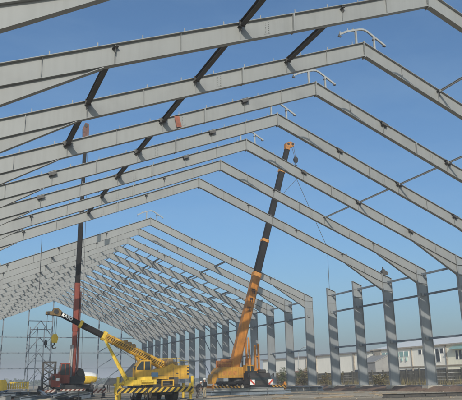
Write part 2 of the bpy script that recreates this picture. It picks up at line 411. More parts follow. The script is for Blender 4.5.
for sg in (-1, 1):
    ME['col', sg] = column_mesh(sg); ME['bp', sg] = plate_mesh(sg); ME['ft', sg] = footing_mesh(sg)
    ME['rf', sg, 0] = rafter_mesh(sg, False); ME['rf', sg, 1] = rafter_mesh(sg, True); ME['hn', sg] = haunch_mesh(sg)
    for x in (6.2, 12.45, 18.75): ME['bk', sg, x] = bracket_mesh(sg, x)
def small_bracket(sg, x):
    b = MB(); z = rz(x) - .16
    for yy in (-.16, .16): b.box((sg * x, yy, z - .05), (.3, .26, .02), 0, Matrix.Rotation(sg * math.atan(SL), 3, 'Y'))
    for yy in (-.13, .13): b.box((sg * x, yy, z - .2), (.02, .2, .3))
    return b.mesh("strut_bracket", BRACK)
for sg in (-1, 1):
    for x in (6.2, 12.45, 18.75): ME['sb', sg, x] = small_bracket(sg, x)
ME['rg'] = ridge_mesh(); ME['cl'] = cleat_mesh()

def frame(k, label, group):
    t = thing("portal_frame", label, "steel frame", (XA, yk(k), BZ), group)
    near = k <= 4
    for sg in (-1, 1):
        c = link("column", ME['col', sg], t); link("base_plate", ME['bp', sg], c); link("concrete_footing", ME['ft', sg], t)
        r = link("rafter", ME['rf', sg, 0 if near else 1], t); link("haunch", ME['hn', sg], r)
        for x in (6.2, 12.45, 18.75): link("strut_bracket", ME['bk' if k in (2, 3, 4) else 'sb', sg, x], r)
        if near:
            for cx in CLE: link("purlin_cleat", ME['cl'], r, (sg * cx, 0, rz(cx)))
    link("ridge_plate", ME['rg'], t)
    return t
NEAR = list(range(-1, 7)); FAR = list(range(9, 24))
for i, k in enumerate(NEAR):
    extra = {0: "nearest grey steel portal frame, only its haunch showing in the top left corner",
             7: "grey steel portal frame ending the near row, last before the gap with the cranes"}.get(
        i, "grey steel portal frame, %s from the camera in the near row" % ORD[i])
    frame(k, extra, "portal frames of the near row")
for i, k in enumerate(FAR):
    extra = {0: "grey steel portal frame opening the far row, first beyond the gap",
             14: "grey steel portal frame closing the far row at the gable end"}.get(
        i, "grey steel portal frame, %s in the far row beyond the gap" % ORD[i])
    frame(k, extra, "portal frames of the far row")
for k, lab in ((7, "bare grey column without rafter, nearer of two standing in the gap"),
               (8, "bare grey column without rafter, farther of two, hung from a rope")):
    t = thing("steel_column", lab, "steel column", (XA, yk(k), BZ), "bare columns in the gap")
    c = link("column", ME['col', 1], t); link("base_plate", ME['bp', 1], c); link("concrete_footing", ME['ft', 1], t)

# ------------------------------------------------------------------ struts, ties, purlins, ridge ribs
def strut_mesh(w, h, m, name):
    b = MB(); b.ibeam((0, .34, 0), (0, S - .34, 0), h, w, .02, .03)
    b.bar((0, .3, 0), (0, .36, 0), w + .06, h + .08); b.bar((0, S - .36, 0), (0, S - .3, 0), w + .06, h + .08)
    return b.mesh(name, m)
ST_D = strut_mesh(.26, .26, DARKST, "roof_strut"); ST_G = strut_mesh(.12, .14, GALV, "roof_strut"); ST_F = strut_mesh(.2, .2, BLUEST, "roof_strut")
def kname(k):
    return ("%s near row frame" % ORD[k + 1]) if k < 7 else ("%s far row frame" % ORD[k - 9])
HN = {6.2: "high on", 12.45: "midway up", 18.75: "low on"}
def strut(x, k, me, look, group):
    o = link("roof_strut", me, None, (XA + x, yk(k), BZ + rz(x) - .2))
    tag(o, "%s strut %s the %s slope, behind the %s" % (look, HN[abs(x)], "left" if x < 0 else "right", kname(k)), "strut", group)
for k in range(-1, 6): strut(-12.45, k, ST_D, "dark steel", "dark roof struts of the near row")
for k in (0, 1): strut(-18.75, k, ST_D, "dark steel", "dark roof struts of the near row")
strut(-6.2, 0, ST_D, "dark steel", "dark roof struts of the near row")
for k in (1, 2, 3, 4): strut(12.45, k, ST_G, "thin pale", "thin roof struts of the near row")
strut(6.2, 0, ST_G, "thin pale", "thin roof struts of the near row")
for k in range(9, 23):
    for x in (-12.45, 12.45): strut(x, k, ST_F, "grey steel", "roof struts of the far row")
    if k >= 11:
        for x in (-18.75, -6.2, 6.2, 18.75): strut(x, k, ST_F, "grey steel", "roof struts of the far row")
# purlins on the far row
def purlin_mesh(L):
    b = MB(); b.bar((0, 0, 0), (0, L, 0), .012, .22); b.bar((.035, 0, .104), (.035, L, .104), .07, .012); b.bar((-.035, 0, -.104), (-.035, L, -.104), .07, .012)
    return b.mesh("roof_purlin", BLUEST)
PU = purlin_mesh(12 * S + .6)
for i, c in enumerate(CLE):
    for sg in (-1, 1):
        o = link("roof_purlin", PU, None, (XA + sg * (c + .03), yk(11) - .3, BZ + rz(c + .03) + .125))
        tag(o, "long thin purlin on the far %s roof slope, %s down from the ridge" % ("left" if sg < 0 else "right", ORD[i]), "purlin", "purlins on the far row")
# column ties on the right wall
def tie_mesh(h):
    b = MB(); b.bar((0, .16, 0), (0, S - .16, 0), .16, h); b.bar((0, .1, 0), (0, .18, 0), .24, h + .1); b.bar((0, S - .18, 0), (0, S - .1, 0), .24, h + .1)
    return b.mesh("column_tie", BLUEST)
TI = tie_mesh(.22)
for k in list(range(-1, 8)) + list(range(9, 23)):
    if k < 4: continue
    for zz, nm in ((12.42, "eave"), (10.05, "upper"), (5.1, "lower")):
        if k in (4, 5, 6, 7) or k >= 9:
            o = link("column_tie", TI, None, (XA + HW - .53, yk(k), BZ + zz))
            a = {7: "nearer bare column", 4: "column beyond the right edge", 5: "nearest right column in view", 6: "last near row column"}.get(k)
            if k > 8: a = "%s far row column" % ORD[k - 9]
            tag(o, "dark grey %s level tie running back from the %s" % (nm, a), "column tie", "ties between the right hand columns")
# diagonal wall bracing
BR = {}
for zz, z2, nm in ((0.2, 5.0, "bottom"), (5.2, 9.95, "middle"), (10.15, 12.3, "top")):
    b = MB(); b.bar((0, .25, zz), (0, S - .25, z2), .12, .16); BR[nm] = b.mesh("wall_brace", BLUEST)
for k in (13, 14, 15):
    for nm in ("bottom", "middle", "top"):
        o = link("wall_brace", BR[nm], None, (XA + HW - .53, yk(k), BZ))
        tag(o, "slanting %s tier brace of the right wall, behind the %s far column" % (nm, ORD[k - 9]), "brace", "diagonal braces in the right wall")
# ridge ventilator ribs
def rib():
    b = MB()
    pts = [(-1.9, .25), (-1.25, .62), (-.62, .86), (-.1, 1.03), (.18, 1.06), (.45, .98), (1.9, .15)]
    for a, c in zip(pts[:-1], pts[1:]): b.bar((a[0], 0, a[1]), (c[0], 0, c[1]), .13, .1, (0, 1, 0)); b.bar((a[0], .07, a[1] + .06), (c[0], .07, c[1] + .06), .02, .16, (0, 1, 0))
    for x, zt in ((-.55, .84), (.95, .66)):
        b.bar((x, 0, -SL * abs(x)), (x, 0, zt),   .12, .12, (0, 1, 0))
        b.box((x, 0, -SL * abs(x) + .03), (.26, .2, .03))
    for x, z in ((-1.85, .42), (-1.2, .78), (-.75, .95)): b.box((x, 0, z), (.05, .06, .14))
    for x, z in ((1.8, .12), (.95, .42), (-1.9, .1)): b.box((x, 0, z), (.22, .12, .09), 1)
    return b.mesh("ridge_rib", [GALV, BRACK])
RB = rib()
for k in list(range(0, 5)) + [9]:
    o = link("ridge_rib", RB, None, (XA, yk(k), BZ + RH))
    tag(o, "pale bent ventilator rib standing on the ridge of the %s" % kname(k), "ridge rib", "ridge ventilator ribs")
# gable end
GY = yk(23) + .35
GX = [-18.75, -12.45, -6.2, 0, 6.2, 12.45, 18.75]
for i, x in enumerate(GX):
    b = MB(); top = rz(x) - DV - .05
    b.ibeam((0, 0, 0.02), (0, 0, top), .36, .26, .02, .02, up=(0, 1, 0))
    t = thing("gable_post", "slim grey post in the far gable, %s" % (
        "under the ridge" if x == 0 else "%s %s of the ridge" % (ORD[abs(i - 3) - 1], "left" if x < 0 else "right")), "gable post", (XA + x, GY, BZ), "posts of the far gable")
    b.build("post", BLUEST, t)
    MB().box((0, 0, -.3), (.7, .7, .62)).build("concrete_footing", CONC, t)
for zz, nm in ((12.68, "upper"), (8.68, "middle"), (4.7, "lower")):
    b = MB(); b.bar((-24.6, .3, 0), (24.6, .3, 0), .16, .2)
    tag(b.build("gable_girt", BLUEST, None, (XA, GY, BZ + zz)), "long %s girt running across the far gable posts" % nm, "girt", "girts of the far gable")
def gbrace(x0, z0, x1, z1, lab):
    b = MB(); b.bar((x0, -.24, z0), (x1, -.24, z1), .16, .2)
    tag(b.build("gable_brace", BLUEST, None, (XA, GY, BZ)), lab, "brace", "braces of the far gable")
for tr, (za, zb) in zip(("lowest", "second", "third", "top"), ((0.2, 4.6), (4.8, 8.6), (8.8, 12.6), (12.8, 17.0))):
    for xa, sd in ((-6.2, "left"), (0, "right")):
        gbrace(xa, za, -3.1, zb, "%s leaning brace of the %s tier between the posts left of the far ridge" % (sd, tr))
for tr, (za, zb) in zip(("lowest", "second", "third"), ((0.2, 4.6), (4.8, 8.6), (8.8, 12.6))):
    gbrace(12.45, za, 18.75, zb, "rising brace of the %s tier between the second and third posts right of the ridge" % tr)
gbrace(-6.2, 16.9, 0, 16.9, "short level brace high in the far gable below the ridge")

# light scaffold tower built up between two gable posts
t = thing("scaffold_tower", "tall open scaffold tower between two gable posts left of the far ridge", "scaffold", (XA - 3.1, GY - 1.6, 0))
for x in (-2.7, -.9, .9, 2.7):
    for y in (-.6, .6): MB().tube((x, y, 0), (x, y, 15.8), .07, 6).build("standard", BLUEST, t)
for i in range(8):
    z = 1.2 + i * 2.0
    for y in (-.6, .6): MB().tube((-2.8, y + .1, z), (2.8, y + .1, z), .06, 6).build("ledger", BLUEST, t)
for i in range(7):
    z = 1.2 + i * 2.0; x = -2.7 + 1.8 * (i % 3)
    MB().tube((x, -.75, z), (x + 1.8, -.75, z + 2.0), .055, 6).build("brace", BLUEST, t)

# ------------------------------------------------------------------ cranes
def wheel_pair(parent, x, y, r=.6, w=.42, side=1):
    b = MB(); b.tube((x - w / 2, y, r), (x + w / 2, y, r), r, 20)
    b.tube((x - w / 2 - .01, y, r), (x + w / 2 + .01, y, r), r * .88, 20)
    ty = b.build("wheel", RUB, parent)
    c = MB(); f = x + side * (w / 2)
    c.tube((f - side * .02, y, r), (f + side * .03, y, r), r * .66, 16, r * .58)
    c.tube((f + side * .02, y, r), (f + side * .09, y, r), r * .2, 10)
    for q in range(8):
        a = q * math.pi / 4; c.tube((f, y + math.cos(a) * r * .38, r + math.sin(a) * r * .38), (f + side * .05, y + math.cos(a) * r * .38, r + math.sin(a) * r * .38), .03, 6)
    c.build("rim", RIM, ty)
def carrier(t, col, y0, y1, hw=1.3, axles=(), deck=1.3, r=.6):
    b = MB()
    b.bx(-.55, .55, y0 + .1, y1 - .1, .55, deck - .35)                       # frame rails
    b.bx(-hw, hw, y0, y1, deck - .35, deck)
    for y in axles: b.tube((-hw + .1, y, r), (hw - .1, y, r), .14, 8)
    for sx in (-1, 1):
        for i in range(len(axles)): b.bx(sx * (hw - .5) - .45, sx * (hw - .5) + .45, axles[i] - r * .95, axles[i] + r * .95, deck - .02, deck + .05)
    b.build("carrier", col, t)
    for y in axles:
        for sx in (-1, 1): wheel_pair(t, sx * (hw - .22), y, r, .42, sx)
def outrigger(t, y, xl, xr, m, z=.85, feet=True):
    b = MB(); b.bar((xl, y, z), (xr, y, z), .3, .3); b.build("outrigger_beam", m, t)
    for x in (xl, xr):
        j = MB(); j.tube((x, y, .12), (x, y, z + .55), .12, 10); j.box((x, y, z + .05), (.34, .34, .5)); jo = j.build("outrigger_jack", m, t)
        f = MB(); f.tube((x, y, 0), (x, y, .1), .34, 14, .28); f.build("jack_pad", BLK, jo)
def board(t, m, y, x0, x1, z0=.68, z1=1.08):
    b = MB(); b.bx(x0, x1, y - .02, y + .02, z0, z1)
    b.bx(x0 + .1, x0 + .18, y + .021, y + .1, z0 - .1, z1 + .05); b.bx(x1 - .18, x1 - .1, y + .021, y + .1, z0 - .1, z1 + .05)
    b.build("hazard_board", m, t)
def section(t, p, q, a0, a1, w, h, m, name="boom_section", w2=None, h2=None, roof=True):
    """one telescope length of a boom: a box with chamfered underside"""
    p = Vector(p); q = Vector(q); L = (q - p).length; d = (q - p) / L
    sd = V(0, 1, 0); u = d.cross(sd).normalized()
    if u.z < 0 and abs(u.z) > .2: u = -u
    w2 = w2 or w; h2 = h2 or h
    def ring(a, w, h):
        c = p + d * a
        return [c + sd * s * w / 2 + u * k * h / 2 for s, k in ((-.55, -1), (.55, -1), (1, -.6), (1, 1), (-1, 1), (-1, -.6))]
    b = MB(); vs = ring(a0, w, h) + ring(a1, w2, h2)
    b._add(vs, [list(range(6)), list(range(6, 12))[::-1]] + [(i, (i + 1) % 6, 6 + (i + 1) % 6, 6 + i) for i in range(6)])
    return b.build(name, m, t)
def text_mesh(name, s, size, m, parent, loc, rot, depth=.006):
    c = bpy.data.curves.new(name, 'FONT'); c.body = s; c.size = size; c.extrude = depth; c.offset = .022; c.align_x = 'CENTER'; c.align_y = 'CENTER'
    o = bpy.data.objects.new(name, c); COL.objects.link(o)
    dg = bpy.context.evaluated_depsgraph_get()
    me = bpy.data.meshes.new_from_object(o.evaluated_get(dg)); bpy.data.objects.remove(o)
    me.materials.clear(); me.materials.append(m)
    ob = link(name, me, parent, loc); ob.rotation_euler = rot; return ob
def rope(t, p, q, r=.022, name="hoist_rope", m=None, sag=0):
    b = MB(); p = Vector(p); q = Vector(q); n = 8 if sag else 1
    pts = [p + (q - p) * (i / n) - V(0, 0, sag * 4 * (i / n) * (1 - i / n)) for i in range(n + 1)]
    for a, c in zip(pts[:-1], pts[1:]): b.tube(a, c, r, 6)
    return b.build(name, m or ROPE, t)
def hook_block(t, p, s, m):
    p = Vector(p); b = MB()
    b.prism([(p.x - .22 * s, p.z - .1 * s), (p.x - .3 * s, p.z + .35 * s), (p.x - .15 * s, p.z + .65 * s), (p.x + .15 * s, p.z + .65 * s), (p.x + .3 * s, p.z + .35 * s), (p.x + .22 * s, p.z - .1 * s)], p.y - .16 * s, p.y + .16 * s)
    o = b.build("hook_block", m, t)
    h = MB(); prev = None
    h.tube((p.x, p.y, p.z - .1 * s), (p.x, p.y, p.z - .3 * s), .06 * s, 8)
    for i in range(9):
        a = math.pi / 2 + i * math.pi * 1.45 / 8
        c = V(p.x + math.cos(a) * .16 * s, p.y, p.z - .45 * s + math.sin(a) * .16 * s)
        if prev is not None: h.tube(prev, c, .055 * s, 8)
        prev = c
    h.build("hook", BLK, o)
def cab(t, x0, x1, y0, y1, z0, z1, m, slope=.25, side=-1, name="cab"):
    """operator's cab: chamfered shell with glazed front, near side and door; `side` is the way it looks along x"""
    w = x1 - x0
    f = (lambda a: x0 + a) if side < 0 else (lambda a: x1 - a)
    poly = [(f(0), z0), (f(0), z0 + .55 * (z1 - z0)), (f(slope), z1), (f(w), z1), (f(w), z0)]
    b = MB(); b.prism(poly, y0, y1); c = b.build(name, m, t)
    H = z1 - z0
    g = MB()
    g.prism([(f(.10), z0 + .5 * H), (f(.10), z0 + .56 * H), (f(slope + .06), z1 - .12), (f(w * .52), z1 - .12), (f(w * .52), z0 + .42 * H), (f(.12), z0 + .42 * H)], y0 - .012, y0 + .01)
    g.prism([(f(w * .6), z0 + .42 * H), (f(w * .6), z1 - .12), (f(w - .1), z1 - .12), (f(w - .1), z0 + .42 * H)], y0 - .012, y0 + .01)
    g.build("side_window", GLASS, c)
    g = MB(); e = -.012
    q0 = V(f(e), 0, z0 + .55 * H); q1 = V(f(slope + e), 0, z1 - .06)
    g._add([(q0.x, y0 + .1, q0.z), (q0.x, y1 - .1, q0.z), (q1.x, y1 - .1, q1.z), (q1.x, y0 + .1, q1.z)], [(0, 1, 2, 3)]); g.build("windscreen", GLASS, c)
    return c

# ---- yellow crane (nearest): carrier along y, boom slewed to the left
CX, CY = 16.9, 56.0
t = thing("mobile_crane", "yellow mobile crane with a low boom reaching left over striped outriggers", "crane", (CX, CY, 0), "mobile cranes")
carrier(t, BLK, -3.4, 5.2, 1.15, (-2.5, -1.1, 2.2, 3.6), 1.35, .62)
outrigger(t, -3.2, -4.2, 2.2, YEL2); outrigger(t, 1.0, -2.9, 3.0, YEL2)
for x in (-4.2, 2.2): MB().bx(x - .1, x + .1, -3.62, -3.5, .55, 2.0).build("corner_post", YEL2, t)
board(t, HZY, -3.75, -4.3, 2.25, .72, 1.1)
b = MB(); b.bx(-2.9, -.9, -3.4, -1.6, 1.36, 1.75); b.bx(-2.5, -1.2, -3.2, -2.0, 1.75, 2.0); b.bx(-3.6, -2.2, -3.3, -2.5, 1.3, 1.72); b.bx(-3.2, -2.7, -3.1, -2.6, 1.72, 1.95); b.tube((-4.4, -3.0, 1.35), (-3.4, -3.0, 1.5), .11, 10); b.tube((-2.2, -3.45, 1.6), (-1.2, -3.45, 1.6), .14, 10); b.build("deck_box", YEL2, t)
b = MB(); b.bx(-.55, .55, -3.69, -3.6, 1.16, 1.24); b.bx(-.55, .55, -3.69, -3.6, 1.64, 1.72); b.bx(-.55, -.45, -3.69, -3.6, 1.24, 1.64); b.bx(.45, .55, -3.69, -3.6, 1.24, 1.64); b.build("step_frame", YEL, t)
MB().tube((0, 0, 1.3), (0, 0, 1.78), 1.15, 24).build("turntable", BLK, t)
b = MB(); b.prism([(-1.2, 1.78), (2.7, 1.78), (2.75, 2.0), (2.75, 2.92), (1.5, 2.92), (1.2, 3.1), (.5, 2.75), (-1.2, 2.45)], -1.25, 1.2)
b.bx(-2.3, -1.2, -1.25, -.1, 1.72, 1.96); sup = b.build("superstructure", YEL, t)
b = MB()
for i in range(3): b.bx(2.752, 2.80, -.9, .9, 2.12 + i * .27, 2.26 + i * .27)
b.build("grille_slot", BLK, sup)
b = MB()
for i in range(3): b.bx(2.55, 2.76, -1.262, -1.25, 2.12 + i * .27, 2.24 + i * .27)
b.bx(1.55, 1.75, -1.262, -1.25, 2.2, 2.28); b.build("louvre", BLK, sup)
MB().bx(-.72, -.1, -1.275, -1.25, 1.95, 2.33).build("name_plate", BLUESIGN, sup)
b = MB(); b.tube((1.15, -.7, 3.15), (1.15, .7, 3.15), .36, 16); b.bx(.9, 1.4, -.78, -.7, 2.9, 3.5); b.bx(.9, 1.4, .7, .78, 2.9, 3.5); b.tube((1.7, -.5, 3.02), (1.7, .5, 3.02), .25, 14); b.build("winch_drum", mat("brown_greased_drum", (0.24, 0.15, 0.06), .6, .3, 4), t)
cab(t, -2.15, -.75, -1.3, -.35, 1.97, 3.4, YEL, .45)
P0, P1 = V(1.25, .2, 2.72), V(-9.15, .2, 7.62)
Lb = (P1 - P0).length; db = (P1 - P0) / Lb
ysec = section(t, P0, P1, -.5, 6.55, .6, .74, YEL, w2=.55, h2=.62)
section(t, P0, P1, 6.4, 6.7, .66, .76, YEL2, "boom_collar")
s2 = section(t, P0, P1, 6.75, 8.75, .44, .5, BOOMD)
section(t, P0, P1, 8.7, 8.95, .56, .66, YEL2, "boom_collar")
s3 = section(t, P0, P1, 9.0, 11.35, .38, .42, BOOMD)
ang = math.atan2(db.z, -db.x)
pm = P0 + db * 10.15
text_mesh("boom_lettering", "KATO", .36, WHITE, s3, (pm.x, pm.y - .205, pm.z + .02), (R(90), ang, 0))
b = MB(); n_ = V(-db.z, 0, db.x) * -1
hd = P1 + V(.28, 0, -.12)
K = .62
b.prism([(hd.x + K * a, hd.z + K * c) for a, c in ((.55, -.6), (.7, .1), (.2, .5), (-.4, .46), (-.5, .05), (-1.35, 0), (-1.35, -.36), (-.1, -.5))], -.12, .52)
h = b.build("boom_head", mat("dirty_yellow_black_paint", (0.13, 0.08, 0.025), .6, .6, 4, tint=(.02, .018, .015)), t)
for xx, zz in ((-.05, 0), (-1.1, -.18)): MB().tube((hd.x + K * xx, -.16, hd.z + K * zz), (hd.x + K * xx, .56, hd.z + K * zz), .2 if xx > -.5 else .11, 14).build("sheave", BLK, h)
for dx in (-.09, .09): rope(t, (hd.x + .0 + dx, .2, hd.z - .3), (hd.x + .0 + dx, .2, 5.55), .018)
hook_block(t, (hd.x + .0, .2, 5.0), .95, YEL2)
rope(t, (hd.x - .7, .2, hd.z - .1), (hd.x - .72, .2, 5.15), .018)
b = MB(); b.tube((hd.x - .72, .2, 4.75), (hd.x - .72, .2, 5.15), .15, 10, .08); b.tube((hd.x - .72, .2, 4.5), (hd.x - .72, .2, 4.75), .05, 8); b.build("ball_hook", BLK, t)
pj = P0 + db * 6.55
b = MB(); b.bar((pj.x, -.35, pj.z - .35), (-3.0, -1.6, 1.75), .16, .16, mi=0, w2=.3, h2=.3); b.build("stay_arm", YEL2, t)
b = MB(); b.tube(P0 + db * 3.3 + V(0, 0, -.3), (-.7, .2, 1.95), .15, 10); b.tube(P0 + db * 3.3 + V(0, 0, -.3), (-.2, .2, 1.9), .1, 10); b.build("luffing_ram", YEL, t)
rope(t, (pj.x + .8, -.4, pj.z - .85), (-1.9, -1.0, 3.3), .025, "stay_cable")
b = MB()
for a in (3.6, 4.0, 4.4):
    c = P0 + db * a; MB().tube((c.x, -.1, c.z + .4), (c.x, .5, c.z + .4), .19, 12).build("hose_reel", MATS["brown_greased_drum"], t)

b = MB()
for yy, dz in ((-.33, .12), (-.34, 0), (-.33, -.12)):
    b.tube(P0 + db * .3 + V(0, yy, dz), P0 + db * 6.3 + V(0, yy + .03, dz), .022, 6)
b.build("boom_hose", BLK, ysec)
b = MB()
for a in (.9, 2.1, 3.3, 4.5, 5.7):
    c_ = P0 + db * a; b.bar(c_ + V(db.z, 0, -db.x) * .38 + V(0, -.325, 0), c_ - V(db.z, 0, -db.x) * .36 + V(0, -.325, 0), .05, .03, (0, 1, 0))
b.build("boom_rib", MATS["brown_greased_drum"], ysec)
b = MB()
for x in (-.6, .35, 1.3, 2.0): b.bar((x, -1.258, 1.85), (x, -1.258, 2.75 if x > .5 else 2.4), .03, .012, (0, 1, 0))
b.bar((-1.1, -1.258, 2.1), (2.7, -1.258, 2.1), .012, .03); b.build("panel_seam", MATS["brown_greased_drum"], sup)
b = MB()
for x in (.4, 1.2, 2.0, 2.7): b.tube((x, 1.1, 2.8), (x, 1.1, 3.6), .022, 6)
b.tube((.4, 1.1, 3.6), (2.7, 1.1, 3.6), .022, 6); b.tube((.4, 1.1, 3.25), (2.7, 1.1, 3.25), .018, 6); b.build("handrail", YEL2, t)
b = MB()
for x in (1.9, 2.3, 2.7): b.tube((x, -1.15, 2.9), (x, -1.15, 3.35), .02, 6)
b.tube((1.9, -1.15, 3.35), (2.7, -1.15, 3.35), .02, 6); b.build("handrail", YEL2, t)
MB().tube((2.2, .6, 2.9), (2.2, .6, 3.7), .06, 8).build("exhaust_pipe", DARKST, t)
MB().bx(-.4, .3, -3.3, -2.2, 1.36, 1.7).build("tool_box", DARKST, t)
MB().bx(.7, 1.1, -3.2, -1.8, 1.36, 1.9).build("fuel_tank", DARKST, t)
MB().tube((-.6, -1.3, 1.5), (.3, -1.3, 1.62), .05, 6).tube((.3, -1.3, 1.62), (1.6, -1.3, 1.45), .05, 6).build("hydraulic_hose", BLK, t)
b = MB(); b.bar((-2.1, -1.3, 2.9), (-2.3, -1.55, 2.9), .04, .04); b.box((-2.3, -1.58, 2.75), (.05, .16, .32)); b.build("mirror", BLK, t)
b = MB()
for q in range(4): b.bx(-1.32, -1.2, -1.5, -.9, .55 + q * .24, .59 + q * .24)
b.bx(-1.32, -1.28, -1.52, -1.48, .45, 1.4); b.bx(-1.32, -1.28, -.92, -.88, .45, 1.4); b.build("ladder", YEL2, t)

# ---- orange crane in the gap: boom steep, leaning right
CX, CY = 34.7, 77.0
t = thing("mobile_crane", "orange mobile crane with steep dark boom in the gap of the frames", "crane", (CX, CY, 0), "mobile cranes")
carrier(t, BLK, -5.6, 6.2, 1.42, (-3.6, -2.1, 1.2, 2.7, 4.2), 1.4, .65)
b = MB(); b.prism([(-5.9, .75), (-5.9, 1.85), (-5.65, 2.35), (-3.9, 2.35), (-3.9, .75)], -1.35, 1.35, 'x'); fc = b.build("driving_cab", mat("dusty_black_cab", (0.035, .03, .026), .6, .4, 2), t)
MB().bx(-1.2, 1.2, -5.93, -5.9, 1.5, 1.8).build("windscreen", GLASS, fc)
MB().bx(-1.4, 1.4, -6.1, -5.92, .55, .95).build("bumper", BLK, fc)
b = MB()
for q in range(5): b.bx(-.8, .8, -5.94, -5.9, 1.0 + q * .09, 1.05 + q * .09)
b.build("grille", DARKST, fc)
for sx in (-1, 1):
    b = MB(); b.bar((sx * 1.3, -5.7, 1.9), (sx * 1.65, -6.0, 2.2), .04, .04); b.box((sx * 1.66, -6.02, 2.1), (.2, .06, .38)); b.build("mirror", BLK, fc)
MB().bx(-1.3, -.2, -5.4, -4.2, 2.345, 2.6).build("roof_box", DARKST, fc); MB().tube((.2, -4.8, 2.55), (1.2, -4.8, 2.55), .22, 12).build("air_tank", DARKST, fc)
for sx in (-1, 1):
    b = MB(); b.box((sx * 1.22, -6.14, 1.28), (.6, .04, .6)); o = b.build("marker_plate", WHITE, t)
    q = MB()
    q.box((sx * 1.22, -6.165, 1.28), (.2, .01, .78), 0, Matrix.Rotation(sx * R(45), 3, 'Y')); q.build("marker_stripe", mat("marker_red", (.5, .07, .04), .6, .15, 3) if sx < 0 else MATS["marker_red"], o)
    MB().box((sx * 1.1, -6.12, .75), (.3, .05, .14)).build("headlight", GLASS, t)
outrigger(t, -3.0, -5.0, 4.8, ORG, .75); outrigger(t, 3.6, -3.6, 4.6, ORG, .75)
board(t, HZO, -3.4, -5.2, -1.45, .5, .88); board(t, HZO, -3.4, 2.2, 4.75, .5, .88)
b = MB(); b.prism([(-3.95, 1.15), (-4.0, 1.8), (-3.8, 2.3), (-3.35, 2.4), (-3.31, 1.8), (-3.5, 1.2)], .0, 1.6); b.build("counterweight", AMB, t)
MB().tube((0, 1.0, 1.4), (0, 1.0, 1.9), 1.2, 24).build("turntable", BLK, t)
b = MB(); b.prism([(-3.3, 1.85), (2.4, 1.85), (2.4, 2.6), (1.6, 3.0), (.6, 3.0), (.4, 3.2), (-2.7, 3.2), (-3.3, 2.6)], -.6, 2.2); sup = b.build("superstructure", AMB, t)
b = MB()
for x in (-2.9, -.6, .5, 1.4): b.bar((x, -.606, 1.9), (x, -.606, 2.9), .04, .012, (0, 1, 0))
b.bar((-3.2, -.606, 2.1), (2.3, -.606, 2.1), .012, .04); b.build("panel_seam", MATS["brown_greased_drum"], sup)
b = MB()
for x in (-3.2, -2.2, -1.2): b.tube((x, -.5, 3.2), (x, -.5, 3.95), .025, 6)
b.tube((-3.2, -.5, 3.95), (-1.2, -.5, 3.95), .025, 6); b.tube((-3.2, -.5, 3.6), (-1.2, -.5, 3.6), .02, 6); b.build("handrail", AMB, t)
MB().tube((1.0, 1.6, 3.0), (1.0, 1.6, 4.0), .09, 8).build("exhaust_pipe", DARKST, t)
b = MB()
for x in (-2.7, -2.0, -1.3): b.bx(x, x + .5, -.612, -.6, 2.2, 2.7)
b.build("access_hatch", mat("worn_orange_hatch", (0.42, .17, .03), .6, .25, 3), sup)
b = MB(); b.tube((-2.3, .0, 3.6), (-2.3, 1.5, 3.6), .45, 16); b.tube((-1.5, .0, 3.75), (-1.5, 1.5, 3.75), .4, 16); b.bx(-2.8, -1.1, -.08, 0, 3.15, 4.15); b.bx(-2.8, -1.1, 1.5, 1.58, 3.15, 4.05); b.build("winch_drum", mat("rusty_orange_drum", (.30, .11, .03), .65, .35, 3), t)
cab(t, .1, 1.3, -1.7, -.62, 1.6, 3.4, AMB, .2, 1)
b = MB(); b.bx(1.5, 2.9, -.8, 1.6, 1.45, 2.1); b.prism([(1.5, 2.1), (3.3, 2.1), (3.3, 2.4), (2.5, 2.95), (1.5, 2.95)], -.62, .9); b.build("front_tool_box", ORG, t)
P0, P1 = V(-.85, .2, 2.9), V(8.75, .2, 35.3)
Lb = (P1 - P0).length; db = (P1 - P0) / Lb
base = section(t, P0, P1, -.3, 13.1, .9, 1.3, ORG, w2=.85, h2=1.1)
section(t, P0, P1, 12.7, 13.3, .95, 1.2, mat("faded_orange_collar", (.46, .2, .04), .6, .3, 2), "boom_collar")
section(t, P0, P1, 13.4, 18.2, .75, .95, BOOMD)
section(t, P0, P1, 17.9, 18.3, .85, 1.05, MATS["faded_orange_collar"], "boom_collar")
section(t, P0, P1, 18.3, 29.3, .65, .84, BOOMD)
section(t, P0, P1, 29.0, 29.5, .8, .98, MATS["faded_orange_collar"], "boom_collar")
section(t, P0, P1, 29.5, 33.0, .55, .72, BOOMD)
u_ = V(-db.z, 0, db.x)
b = MB(); c = P1
b.prism([(c.x - .62, c.z - .9), (c.x - .5, c.z + .1), (c.x + .1, c.z + .36), (c.x + .8, c.z + .16), (c.x + .74, c.z - .3), (c.x + .1, c.z - .55), (c.x - .02, c.z - 1.0)], -.2, .6)
h = b.build("boom_head", mat("dull_orange_paint", (.36, .15, .035), .6, .35, 3), t)
for xx, zz in ((-.22, -.1), (.5, -.05)): MB().tube((c.x + xx, -.23, c.z + zz), (c.x + xx, .63, c.z + zz), .2, 16).build("sheave", BLK, h)
